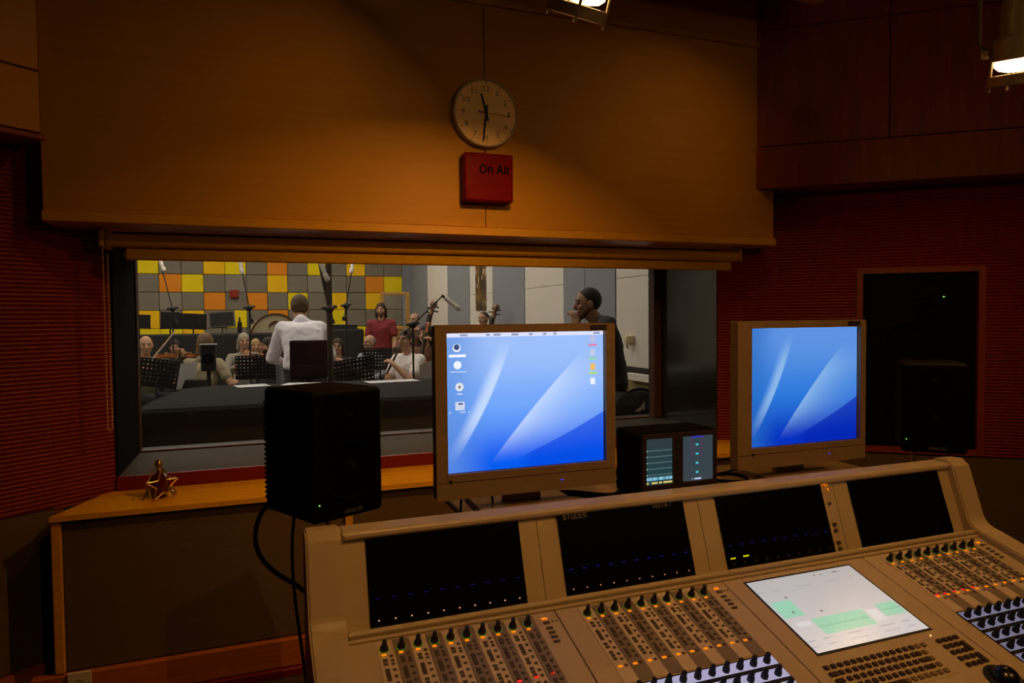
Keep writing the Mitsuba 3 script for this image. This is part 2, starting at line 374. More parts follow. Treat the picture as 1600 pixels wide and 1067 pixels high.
for i in range(len(ys) - 1):
    white = i in (1, 3, 5, 8)
    y1, y0 = ys[i] - 0.006, ys[i + 1] + 0.006
    if white:
        put(k, 'panel', box(SX1, SX1 + 0.03, y0, y1, 0.92, 1.838, 0.004), 'studio_white'); put(k, 'panel', box(SX1, SX1 + 0.03, y0, y1, 1.842, CZ, 0.004), 'studio_white')
    else:
        put(k, 'panel', box(SX1 - 0.01, SX1 + 0.03, y0, y1, 0.92, CZ, 0.004), 'studio_grey')
put(k, 'dado_rail', box(SX1 - 0.03, SX1 + 0.03, YO, SY1, 0.87, 0.915, 0.005), 'studio_dark')
put(k, 'dado', box(SX1 + 0.005, SX1 + 0.03, YO, SY1, FZ, 0.87), 'studio_olive')

# ------------------------------------------------------------------ lamps of the studio ceiling (out of view, placed to light the studio)
n_ = 0
for y in (5.6, 8.4, 11.2, 14.0):
    for x in (-3.4, -0.6, 2.0):
        n_ += 1
        t = thing('unseen_studio_lamp', 'unseen long ceiling lamp placed to light the orchestra in the studio', 'ceiling lamp', 'unseen lamps on the studio ceiling')
        put(t, 'housing', box(x - 0.65, x + 0.65, y - 0.18, y + 0.18, CZ - 0.075, CZ - 0.002, 0.01), 'studio_white')
        q = quad((x - 0.6, y + 0.15, CZ - 0.078), (x + 0.6, y + 0.15, CZ - 0.078), (x + 0.6, y - 0.15, CZ - 0.078), (x - 0.6, y - 0.15, CZ - 0.078))
        glow(t, 'diffuser', q, STUDIO_RADIANCE * (1.0 if y > 6 else 0.55), weight=1.0)

# ------------------------------------------------------------------ ceiling spotlights of the control room
def spotlight(pos, aim, power, half, label, seen=True):
    pos, aim = np.array(pos, float), np.array(aim, float)
    a = aim - pos; a /= np.linalg.norm(a)
    t = thing('ceiling_spotlight', label, 'spotlight')
    front = pos
    can = [(0.0, -0.24), (0.045, -0.24), (0.056, -0.232), (0.060, -0.20), (0.062, -0.12), (0.078, -0.115), (0.082, -0.105), (0.082, -0.045), (0.078, -0.045), (0.076, -0.10), (0.050, -0.12), (0.0, -0.125)]
    put(t, 'can', lathe(can, 36, a, front), 'lamp_metal', smooth=35)
    ring = [(0.088, 0.0), (0.094, 0.002), (0.094, 0.034), (0.088, 0.036), (0.080, 0.036), (0.080, 0.0), (0.088, 0.0)]
    put(t, 'filter_ring', lathe(ring, 36, a, front), 'lamp_metal', smooth=35)
    u, b, c = basis(a)
    for i in range(4):
        d = math.cos(i * math.pi / 2 + 0.6) * b + math.sin(i * math.pi / 2 + 0.6) * c
        put(t, 'strut', cyl(front + a * -0.06 + d * 0.084, front + a * 0.050 + d * 0.092, 0.0045, n=8), 'lamp_metal')
    side = np.cross(a, Z3); side /= np.linalg.norm(side)
    top = front + Z3 * 0.33
    for s in (-1, 1):
        put(t, 'yoke_arm', tube([front - a * 0.075 + side * s * 0.09, front - a * 0.09 + side * s * 0.115 + Z3 * 0.02, front - a * 0.16 + side * s * 0.115 + Z3 * 0.13, front - a * 0.16 + side * s * 0.06 + Z3 * 0.27, top + (front - a * 0.16 - front) * [1, 1, 0]], 0.007, 8), 'lamp_dark')
        put(t, 'knob', lathe([(0, 0), (0.016, 0), (0.018, 0.006), (0.016, 0.022), (0, 0.024)], 16, side * s, front - a * 0.075 + side * s * 0.088), 'lamp_metal', smooth=40)
    st = top + (-a * 0.16) * [1, 1, 0]
    put(t, 'stem', cyl(st, [st[0], st[1], 3.35], 0.012, n=12), 'lamp_dark')
    glow(t, 'lens', lathe([(0.076, -0.044), (0.074, -0.026), (0.060, -0.012), (0.032, -0.004), (0.0, -0.002)], 36, a, front), np.array([1.0, 0.62, 0.25]) * 4.0, label='glowing lens')
    w = newkey('light')
    scene[w] = {'type': 'spot', 'to_world': T().look_at(origin=(front + a * 0.06).tolist(), target=(front + a).tolist(), up=[0.1, 0.2, 1.0] if abs(a[2]) < 0.98 else [0, 1, 0]),
                'intensity': rgb(TUNG * power), 'cutoff_angle': float(half), 'beam_width': float(half * 0.35)}
LAMP_LABELS = ['round ceiling spotlight cut by the top edge above the clock', 'ceiling spotlight with a bright filter slit in the top right corner',
               'unseen ceiling spotlight placed to light the left of the bulkhead', 'unseen ceiling spotlight placed to light the mixing console', 'unseen ceiling spotlight placed to light the right of the bulkhead']
for (p, q, w, h), lab in zip(SPOTS, LAMP_LABELS): spotlight(p, q, w, h, lab)

t = thing('added_fill_lamp', 'added hooded fill lamp behind the camera lighting the front wall', 'added_fill_lamp')
fo, fa = np.array(ADDED_FILL[0]), np.array(ADDED_FILL[1]) - np.array(ADDED_FILL[0]); fa = fa / np.linalg.norm(fa)
fx = np.cross(fa, Z3); fx /= np.linalg.norm(fx); fu = np.cross(fx, fa)
MF = frame(fo, fx, fu, -fa)
def fbox(*a_):
    m = box(*a_); m.apply_transform(MF); return m
put(t, 'housing', fbox(-0.25, 0.25, -0.17, 0.17, 0.004, 0.12, 0.01), 'lamp_dark'); put(t, 'hood', fbox(-0.25, 0.25, 0.155, 0.16, -0.42, 0.004), 'lamp_dark')  # added hood keeps the fill light off the upper bulkhead
put(t, 'yoke_arm', tube([fo - fa * 0.06 + fx * 0.26, fo - fa * 0.06 + fx * 0.28 + Z3 * 0.2, fo - fa * 0.06 + Z3 * 0.45, fo - fa * 0.06 + Z3 * 0.88], 0.012, 8), 'lamp_dark')
P_ = lambda x_, y_: fo + fx * x_ + fu * y_ + fa * 0.001
glow(t, 'diffuser', quad(P_(-0.225, 0.15), P_(0.225, 0.15), P_(0.225, -0.15), P_(-0.225, -0.15)), TUNG * ADDED_FILL[2], weight=1.5)
assert scene[t + '__diffuser'] is not None

# ------------------------------------------------------------------ roller blind
t = thing('roller_blind', 'rolled up tan roller blind over the studio window', 'blind')
put(t, 'bracket', box(-0.556, -0.535, 3.07, YW, 1.73, 1.815, 0.006), 'blind_fabric'); put(t, 'bracket', box(2.462, 2.482, 3.07, YW, 1.73, 1.835, 0.006), 'blind_fabric')
put(t, 'roll', lathe([(0.0, 0), (0.027, 0), (0.027, 2.99), (0.0, 2.99)], 28, (1, 0, 0), (-0.530, 3.10, 1.757)), 'blind_fabric', smooth=40)
put(t, 'sheet', box(-0.465, 2.43, 3.115, 3.118, 1.70, 1.75), 'blind_fabric')
put(t, 'bottom_rail', box(-0.468, 2.432, 3.098, 3.122, 1.682, 1.727, 0.006), 'blind_fabric')
put(t, 'end_cap', box(-0.482, -0.468, 3.10, 3.12, 1.69, 1.715, 0.004), 'brown_plastic')
bead = ball((0, 0, 0), 0.0032, 1)
pts = [(-0.537 - 0.007 * (1 - 0.0), 3.085, z) for z in np.arange(1.735, 1.02, -0.0085)] + [(-0.53, 3.085, z) for z in np.arange(1.735, 1.02, -0.0085)]
pts = [(-0.543 + 0.002 * 0, 3.085, z) for z in np.arange(1.74, 1.02, -0.0085)] + [(-0.527, 3.085, z) for z in np.arange(1.70, 1.02, -0.0085)] + [(-0.535 + 0.008 * math.cos(b), 3.085, 1.02 - 0.008 * math.sin(b)) for b in np.linspace(0, math.pi, 5)]
ms = []
for p_ in pts:
    b_ = bead.copy(); b_.apply_translation(p_); ms.append(b_)
put(t, 'bead_chain', cat_(ms), 'chain', kind='stuff', label='thin beaded pull chain')

# ------------------------------------------------------------------ clock and sign on the bulkhead
VERT = lambda x, y, z: frame((x, y, z), (1, 0, 0), (0, 0, 1))
t = thing('wall_clock', 'round white wall clock with black numerals above the red sign', 'clock')
CX, CZc, CY = 0.985, 2.345, 2.97
put(t, 'case', lathe([(0, 0), (0.146, 0), (0.151, 0.006), (0.151, 0.034), (0.148, 0.040), (0.143, 0.040), (0.140, 0.034), (0, 0.034)], 64, (0, -1, 0), (CX, CY, CZc)), 'clock_rim', smooth=35)
put(t, 'dial', lathe([(0.1405, 0), (0, 0)], 64, (0, -1, 0), (CX, CY - 0.0345, CZc)), 'clock_white')
fy = CY - 0.0352
for i in range(1, 13):
    a = math.radians(90 - 30 * i); s = str(i)
    m = meshkit.text_mesh(s, 0.022, 0.0006); m.apply_translation([-m.bounds[:, 0].mean(), -m.bounds[:, 1].mean(), 0])
    m.apply_transform(VERT(CX + 0.106 * math.cos(a), fy, CZc + 0.106 * math.sin(a))); put(t, 'numeral', m, 'ink_faded')
    m = box(0.124, 0.138, -0.0012, 0.0012, 0, 0.0006); m.apply_transform(trimesh.transformations.rotation_matrix(a, [0, 0, 1])); m.apply_transform(VERT(CX, fy, CZc)); put(t, 'tick', m, 'ink_faded')
def hand(deg, prof, y, m_, name):
    m = prism(Polygon(prof), 0.0015); m.apply_transform(trimesh.transformations.rotation_matrix(math.radians(-deg), [0, 0, 1])); m.apply_transform(VERT(CX, y, CZc)); put(t, name, m, m_)
hand(345.5, [(-0.005, -0.035), (0.005, -0.035), (0.004, 0.085), (-0.004, 0.085)], fy - 0.002, 'ink', 'hour_hand')
hand(187, [(-0.0045, -0.035), (0.0045, -0.035), (0.003, 0.128), (-0.003, 0.128)], fy - 0.004, 'ink', 'minute_hand')
hand(94, [(-0.003, -0.038), (0.003, -0.038), (0.0008, 0.0), (0.0008, 0.11), (-0.0008, 0.11), (-0.0008, 0.0)], fy - 0.006, 'sign_red', 'second_hand')
put(t, 'hub', cyl((CX, fy, CZc), (CX, fy - 0.009, CZc), 0.006), 'ink')
t = thing('on_air_sign', 'red light box reading On Air below the wall clock', 'sign')
m = mtri(m3.Manifold.hull_points(np.vstack([np.array([x, y, z]) + SPH * 0.012 for x in (0.884, 1.088) for y in (2.912, 2.958) for z in (1.962, 2.150)])))
put(t, 'box', m, 'sign_red', smooth=30)
put(t, 'lettering', text('On Air', 0.036, VERT(0.937, 2.8995, 2.073), 0.0012, True), 'jamb_black', label='black lettering On Air')

# ------------------------------------------------------------------ star ornament and socket
t = thing('star_candle_holder', 'small brass star candle holder standing on the wooden ledge', 'ornament')
sx, sy, sz = -0.365, 3.06, 0.736
for i, a0 in enumerate((0.45, 2.55, 4.65)):
    o = np.array([sx + 0.038 * math.sin(a0), sy - 0.038 * math.cos(a0), sz + 0.052]); ux = np.array([math.cos(a0), math.sin(a0), 0]); uz = np.array([-0.25 * math.sin(a0), 0.25 * math.cos(a0), 0.968])
    v = [o + (0.062 if j % 2 == 0 else 0.026) * (math.cos(math.radians(90 + 36 * j)) * ux + math.sin(math.radians(90 + 36 * j)) * uz) for j in range(11)]
    put(t, 'star', cat_([cyl(v[j], v[j + 1], 0.0032, n=6) for j in range(10)] + [ball(x, 0.0034, 1) for x in v]), 'brass')
put(t, 'glass_cup', lathe([(0, 0), (0.026, 0), (0.033, 0.02), (0.036, 0.06), (0.030, 0.085), (0.012, 0.098), (0, 0.10)], 20, Z3, (sx, sy, sz)), 'dark_red_glass', smooth=40)
put(t, 'finial', lathe([(0.008, 0.096), (0.010, 0.108), (0.006, 0.116), (0.013, 0.124), (0.0145, 0.134), (0.010, 0.146), (0.003, 0.152), (0, 0.153)], 18, Z3, (sx, sy, sz)), 'brass', smooth=40)
t = thing('wall_socket', 'beige wall socket on the wooden plinth at the bottom left', 'socket')
put(t, 'plate', box(-0.664, -0.586, 2.888, 2.90, 0.075, 0.157, 0.004), 'socket_white')
put(t, 'insert', lathe([(0, 0.0), (0.021, 0.0), (0.023, 0.004), (0.019, 0.004), (0.018, 0.001), (0, 0.001)], 24, (0, -1, 0), (-0.625, 2.887, 0.112)), 'socket_white', smooth=40)
for dx in (-0.008, 0.008): put(t, 'hole', cyl((-0.625 + dx, 2.8895, 0.112), (-0.625 + dx, 2.885, 0.112), 0.0035), 'ink')

# ------------------------------------------------------------------ mixing console
desk = thing('mixing_console', 'large beige mixing console with black meter screens and rows of lit buttons', 'mixing console')
X0, X1, PB = 0.146, 1.753, 0.40175
DO = np.array([0, 1.25, 0.861]); DN = np.array([0, -0.3, 1]) / math.hypot(1, 0.3); DU = np.array([0, 1, 0.3]) / math.hypot(1, 0.3)
MD = frame(DO, (1, 0, 0), DU, DN)
def dbox(x0, x1, w0, w1, h0, h1, bev=0.0):
    m = box(x0, x1, -w1, -w0, h0, h1, bev); m.apply_transform(MD); return m
def dpt(x, w, h=0.0): return DO + np.array([x, 0, 0]) - DU * w + DN * h
SO = np.array([0, 1.331, 1.026]); SU = np.array([0, 0.318, 0.948]) / math.hypot(0.318, 0.948); SN = np.cross([1, 0, 0], SU)
MS = frame(SO, (1, 0, 0), SU, SN)
def sbx(x0, x1, d0, d1, h0, h1, bev=0.0):
    m = box(x0, x1, -d1, -d0, h0, h1, bev); m.apply_transform(MS); return m
def spt(x, d, h=0.0): return SO + np.array([x, 0, 0]) - SU * d + SN * h
# side profile in (y, z), extruded along x
dk = dpt(0, 0.78); YZ = lambda p: (p[1], p[2])
prof = [(1.375, 1.018), YZ(spt(0, -0.004, -0.004)), YZ(spt(0, 0.186, -0.004)), YZ(dpt(0, -0.01, -0.012)), YZ(dpt(0, 0.60, -0.012)), (dk[1], dk[2] - 0.045), (dk[1] + 0.03, dk[2] - 0.10), (1.25, 0.66), (1.375, 0.70)]
def exx(poly, x0, x1): return prism(Polygon(poly), x1 - x0, np.array([[0, 0, 1, x0], [1, 0, 0, 0], [0, 1, 0, 0], [0, 0, 0, 1.0]]))
put(desk, 'body', exx(prof, X0, X1), 'console_metal')
# cheeks: the same profile, proud, with a rounded inner corner
cprof = [(1.380, 1.030), (1.372, 1.040), (1.335, 1.043), YZ(spt(0, 0.004, 0.016)), YZ(spt(0, 0.160, 0.016)), YZ(dpt(0, 0.020, 0.016)), YZ(dpt(0, 0.60, 0.016)), YZ(dpt(0, 0.70, -0.01)), (dk[1] - 0.01, dk[2] - 0.06), (dk[1] + 0.03, dk[2] - 0.12), (1.25, 0.64), (1.38, 0.68)]
for x0, x1 in ((0.081, X0), (X1, 1.819)):
    pg = Polygon(cprof).buffer(0.045, quad_segs=12).buffer(-0.045, quad_segs=12)
    core = prism(pg, x1 - x0 - 0.008, np.array([[0, 0, 1, x0 + 0.004], [1, 0, 0, 0], [0, 1, 0, 0], [0, 0, 0, 1.0]]))
    rim = prism(pg.buffer(-0.003), x1 - x0, np.array([[0, 0, 1, x0], [1, 0, 0, 0], [0, 1, 0, 0], [0, 0, 0, 1.0]]))
    put(desk, 'end_cheek', cat_([core, rim]), 'console_metal')
put(desk, 'top_rail', box(X0, X1, 1.322, 1.378, 1.018, 1.036, 0.006), 'console_metal')
put(desk, 'lip_rail', cat_([dbox(X0, X1, -0.012, 0.000, -0.01, 0.012, 0.004), dbox(X0, X1, 0.002, 0.010, -0.01, 0.004, 0.002)]), 'console_metal')
for x0 in (0.25, 1.45): put(desk, 'pedestal', box(x0, x0 + 0.2, 0.95, 1.30, 0.0, 0.70, 0.01), 'lamp_dark')

ORANGE, RED, GREENY = lin(255, 125, 5) * 1.15, lin(255, 30, 30) * 1.0, lin(120, 150, 20) * 0.35
knob_m = mikit.ply(cat_([lathe([(0, 0), (0.0075, 0), (0.0072, 0.006), (0.0055, 0.0085), (0.0042, 0.010), (0.0040, 0.019), (0.003, 0.020), (0, 0.020)], 14)]), 'black_plastic', smooth=40)
fk_m = mikit.ply(lathe([(0, 0), (0.0068, 0), (0.0066, 0.007), (0.0050, 0.009), (0.0046, 0.019), (0.0035, 0.0205), (0, 0.0205)], 12), 'black_plastic', smooth=40)
def placed(d, M): return {**d, 'to_world': T(M)}
SCREEN_X = 0.0465
def meter_screen(parent, k, sl):
    b = X0 + PB * k; x0, x1 = b + SCREEN_X, b + SCREEN_X + 0.3135
    s = put(parent, 'meter_screen', sbx(x0, x1, 0.001, 0.174, -0.004, 0.001, 0.001), 'screen_glass', label='black glass meter screen')
    if k < 3:
        ws = [x0 + 0.0155 + i * 0.0313 for i in range(10)]
        glow(s, 'blue_display', cat_([sbx(x - 0.0045, x + 0.0045, 0.1185, 0.1205, 0.001, 0.0014) for x in ws]), lin(8, 14, 120) * (0.35, 0.8, 0.7)[k], kind='stuff', label='row of faint blue readouts')
        if k < 2:
            glow(s, 'pilot_light', cat_([sbx(x - 0.0012, x + 0.0012, 0.157, 0.1593, 0.001, 0.0018) for x in ws]), lin(255, 150, 100) * (1.6, 0.8)[k], kind='stuff', label='row of tiny pilot lights')
        else:
            glow(s, 'yellow_display', cat_([sbx(ws[0] - 0.006, ws[0] + 0.008, 0.146, 0.1495, 0.001, 0.0014), sbx(ws[1] - 0.002, ws[1] + 0.014, 0.1445, 0.1485, 0.001, 0.0014)]), lin(190, 190, 10), kind='stuff')
            put(s, 'pilot_light', cat_([sbx(x - 0.002, x + 0.002, 0.158, 0.162, 0.001, 0.0025) for x in ws]), 'button', kind='stuff')
    return s
for k in range(4): meter_screen(desk, k, None)
def stext(st, h, x, d, m_):
    put(desk, 'lettering', text(st, h, frame(spt(x, d, 0.0012), (1, 0, 0), SU), 0.0006, True), m_, label=f'lettering {st}')
stext('STUDER', 0.0105, X0 + PB + 0.058, 0.0185, 'letter_grey')
stext('VISTA 7', 0.0095, X0 + PB + 0.278, 0.0165, 'letter_grey')
# thin vertical joints between the bays on the meter bridge and the deck
for k in (1, 2, 3):
    put(desk, 'joint', sbx(X0 + PB * k - 0.0007, X0 + PB * k + 0.0007, 0.0, 0.186, -0.006, -0.0036), 'lamp_dark')

def channel_bay(k, lit2=True, reds=(), led_w=0.178):
    b = X0 + PB * k
    bay = put(desk, 'channel_bay', dbox(b + 0.001, b + PB - 0.001, 0.011, 0.60, -0.012, 0.0, 0.001), 'console_metal', label='bay of ten channel strips')
    cx = [b + 0.0615 + 0.0305 * i for i in range(10)]
    for i, x in enumerate(cx):
        put(bay, 'channel_strip', dbox(x - 0.0148, x + 0.0148, 0.016, 0.218, 0.0, 0.0012), 'strip_light' if i % 2 == 0 else 'strip_dark')
        put(bay, 'rotary_knob', placed(knob_m, frame(dpt(x - 0.002, 0.037, 0.0012), (1, 0, 0), DU)), None)
    glow(bay, 'green_ring', cat_([lathe([(0.0078, 0.0014), (0.0094, 0.0014), (0.0094, 0.0018), (0.0078, 0.0018), (0.0078, 0.0014)], 16, DN, dpt(x - 0.002, 0.037)) for x in cx]), GREENY, kind='stuff', label='dim green rings around the knobs')
    glow(bay, 'orange_light', cat_([dbox(x - 0.0085, x - 0.0005, 0.0475, 0.0525, 0.001, 0.0024, 0.0008) for x in cx] + [dbox(b + 0.366, b + 0.378, 0.027, 0.032, 0.0, 0.0022, 0.0008)] + ([dbox(x - 0.0085, x + 0.0005, led_w - 0.0015, led_w + 0.0035, 0.001, 0.0024, 0.0008) for x in cx] if lit2 else [])), ORANGE, kind='stuff', label='glowing orange buttons')
    if reds: glow(bay, 'red_light', cat_([dbox(b + r - 0.004, b + r + 0.004, w - 0.0025, w + 0.0025, 0.001, 0.0024, 0.0008) for r, w in reds]), RED, kind='stuff', label='glowing red buttons')
    ms = []
    for x in cx:
        for w in (0.064, 0.072, 0.087, 0.094, 0.101, 0.108, 0.122, 0.130, 0.144, 0.152, 0.160) + (() if lit2 else (0.178, 0.186, 0.194, 0.204)): ms.append(dbox(x - 0.0082, x - 0.0008, w - 0.0029, w + 0.0029, 0.001, 0.0032, 0.0007))
        for w in (0.055, 0.066, 0.074, 0.088, 0.103, 0.118, 0.134, 0.150, 0.163, 0.179): ms.append(dbox(x + 0.0048, x + 0.0106, w - 0.0025, w + 0.0025, 0.001, 0.0030, 0.0007))
    put(bay, 'button_field', cat_(ms), 'button', kind='stuff', label='columns of small dark buttons')
    for j, w in enumerate((0.041, 0.056, 0.068, 0.080, 0.092)): put(bay, 'function_button', dbox(b + 0.366, b + 0.379, w - 0.003, w + 0.003, 0.0, 0.0025, 0.0008), 'button')
    # lower control panel: black frame, white legend rows and black knobs
    fp = put(bay, 'control_panel', dbox(b + 0.046, b + 0.357, 0.221, 0.47, 0.0, 0.0015, 0.001), 'black_plastic', label='black panel with white legend rows and black knobs')
    for r in range(5):
        w = 0.238 + 0.0310 * r
        glow(bay, 'legend_row', dbox(b + 0.049, b + 0.355, w - 0.013, w + 0.009, 0.0015, 0.0022), lin(172, 164, 196) * (0.42 if k == 3 else 0.95), label='backlit white legend row' if r == 0 else None)
        for x in cx: put(bay, 'control_knob', placed(fk_m, frame(dpt(x - 0.002, w, 0.0022), (1, 0, 0), DU)), None)
    for i in range(2): put(bay, 'screw', cyl(dpt(b + 0.385 + 0.009 * i, 0.040, 0.0), dpt(b + 0.385 + 0.009 * i, 0.040, 0.0015), 0.0018, n=8), 'button')
channel_bay(0, lit2=False, reds=((0.270, 0.166), (0.302, 0.164), (0.333, 0.162)))
channel_bay(1)
# control bay with the touch screen
b = X0 + PB * 2
bay = put(desk, 'control_bay', dbox(b + 0.001, b + PB - 0.001, 0.011, 0.60, -0.012, 0.0, 0.001), 'console_metal', label='control bay with touch screen and keyboard')
put(bay, 'screen_frame', dbox(b + 0.044, b + 0.347, 0.025, 0.250, 0.0, 0.0008, 0.0004), 'black_plastic')
def touch_tex(p, n, uv):
    u, v = uv.x, 1 - uv.y
    base = mikit.mix(C3(186, 179, 175), C3(208, 200, 196), mikit.smoothstep(0.0, 1.0, v))
    R = lambda a, b_, c, d: (u > a) & (u < b_) & (v > c) & (v < d)
    col = dr.select(R(0.02, 0.20, 0.32, 0.55) | R(0.20, 0.66, 0.61, 0.82) | R(0.80, 0.985, 0.59, 0.76), C3(152, 205, 174), base)
    col = dr.select(R(0.20, 0.66, 0.71, 0.73) | R(0.80, 0.985, 0.67, 0.685), C3(132, 192, 158), col)
    col = dr.select(R(0.06, 0.18, 0.62, 0.68) | R(0.68, 0.78, 0.64, 0.80), C3(216, 211, 208), col)
    line = (dr.abs(v - 0.86) < 0.004) | (dr.abs(v - 0.93) < 0.003) | ((v < 0.3) & (dr.abs(v - 0.17) < 0.003))
    col = dr.select(line & (mikit.cell_rand(u * 14, 3) > 0.35), C3(150, 150, 155), col)
    tick = (mikit.cell_rand(u * 50, v * 40, 5) > 0.992) & (v < 0.58) & (v > 0.2) | (R(0.60, 0.86, 0.045, 0.062) & (mikit.cell_rand(u * 60, 1, 9) > 0.45))
    return dr.select(tick, C3(120, 118, 118), col) * 0.97
q = [dpt(b + 0.0485, 0.2445, 0.001), dpt(b + 0.3425, 0.2445, 0.001), dpt(b + 0.3425, 0.030, 0.001), dpt(b + 0.0485, 0.030, 0.001)]
scene['touch_glass'] = {'type': 'roughplastic', 'distribution': 'ggx', 'alpha': 0.06, 'diffuse_reflectance': rgb((0.02, 0.02, 0.02))}
kk = newkey(f'{bay}__touch_screen')
scene[kk] = mikit.ply(quad(*q), 'touch_glass', uv=UV4, emitter={'type': 'area', 'radiance': mikit.proc(touch_tex), 'sampling_weight': 0.7}); labels[kk] = {'label': 'bright white and green touch screen'}
glow(bay, 'pilot_light', dbox(b + 0.3225, b + 0.3265, 0.261, 0.2645, 0.0, 0.0022, 0.0008), lin(255, 180, 110) * 1.5)
put(bay, 'key_well', dbox(b + 0.026, b + 0.296, 0.272, 0.356, 0.0, 0.0006), 'console_metal')
key_a = mikit.ply(box(-0.0053, 0.0053, -0.0047, 0.0047, 0, 0.0035, 0.001), 'key_dark')
key_b = mikit.ply(box(-0.0053, 0.0053, -0.0047, 0.0047, 0, 0.0035, 0.001), 'key_tan')
wide = mikit.ply(box(-0.0095, 0.0095, -0.0047, 0.0047, 0, 0.0035, 0.001), 'key_dark')
space = mikit.ply(box(-0.034, 0.034, -0.0047, 0.0047, 0, 0.0035, 0.001), 'key_dark')
tall = mikit.ply(box(-0.0053, 0.0053, -0.0125, 0.0125, 0, 0.0035, 0.001), 'key_dark')
for r in range(5):
    w = 0.280 + 0.0162 * r; off = (0.0, 0.004, 0.008, 0.003, 0.0)[r]
    for c in range(16):
        x = b + 0.036 + 0.0165 * c
        if r == 4 and 3 < c < 8:
            if c == 5: put(bay, 'space_bar', placed(space, frame(dpt(x + 0.008, w, 0.0006), (1, 0, 0), DU)), None)
            continue
        if (r, c) in ((1, 0), (2, 0), (3, 0), (2, 13)): put(bay, 'keyboard_key', placed(wide, frame(dpt(x + 0.002, w, 0.0006), (1, 0, 0), DU)), None)
        elif c < 15 or r == 0: put(bay, 'keyboard_key', placed(key_b if c >= 14 or (r == 4 and c >= 8) else key_a, frame(dpt(x + (off if 0 < c < 13 else 0), w, 0.0006), (1, 0, 0), DU)), None)
for r in range(5):
    for c in range(4):
        x, w = b + 0.327 + 0.0155 * c, 0.280 + 0.0162 * r
        if c == 3 and r in (1, 3):
            put(bay, 'keypad_key', placed(tall, frame(dpt(x, w + 0.008, 0.0006), (1, 0, 0), DU)), None); continue
        if c == 3 and r in (2, 4): continue
        put(bay, 'keypad_key', placed(key_a, frame(dpt(x, w, 0.0006), (1, 0, 0), DU)), None)
put(bay, 'ball_ring', lathe([(0.024, 0), (0.036, 0), (0.036, 0.003), (0.030, 0.006), (0.024, 0.004)], 36, DN, dpt(b + 0.362, 0.392)), 'black_plastic', smooth=40)
put(bay, 'tracker_ball', ball(dpt(b + 0.362, 0.392, 0.002), 0.025, 3), 'black_gloss', smooth=True)
channel_bay(3, reds=((0.060, 0.166), (0.083, 0.167), (0.112, 0.166), (0.141, 0.166), (0.172, 0.165)), led_w=0.170)
# little orange clock readout and buttons right of the third screen
xd = X0 + PB * 3 - 0.041
glow(desk, 'orange_readout', cat_([sbx(xd + dx * 0.006, xd + dx * 0.006 + 0.0045, d, d + 0.0016, 0.0005, 0.0012) for dx, d in ((0, 0.006), (1, 0.0075), (2, 0.006), (3, 0.0062), (3, 0.0105), (2.2, 0.013), (3, 0.020), (3, 0.0245))] + [sbx(xd + dx * 0.006 + e, xd + dx * 0.006 + e + 0.0013, d, d + 0.006, 0.0005, 0.0012) for dx, e, d in ((0, 0.0015, 0.006), (1, 0.003, 0.007), (2, 0, 0.006), (3, 0, 0.006), (3, 0, 0.0185))]), ORANGE, kind='stuff', label='small orange readout')
put(desk, 'dial_button', cyl(spt(xd + 0.016, 0.057, -0.004), spt(xd + 0.016, 0.057, 0.002), 0.003, n=12), 'button')
for d in (0.107, 0.121, 0.150, 0.164):
    put(desk, 'side_button', sbx(xd + 0.012, xd + 0.021, d - 0.004, d + 0.004, -0.004, 0.002, 0.001), 'button')

# ------------------------------------------------------------------ shelf behind the console with the two monitors and the meter box
t = thing('monitor_shelf', 'narrow tan shelf behind the console under the monitors', 'shelf')
put(t, 'board', box(0.43, 1.62, 1.382, 1.66, 0.985, 1.004, 0.004), 'monitor_case')
for x in (0.55, 1.5): put(t, 'bracket', box(x - 0.02, x + 0.02, 1.376, 1.60, 0.93, 0.985, 0.004), 'lamp_dark')
for x in (0.55, 1.5): put(t, 'support', box(x - 0.02, x + 0.02, 1.56, 1.60, 0.0, 0.93, 0.004), 'lamp_dark')

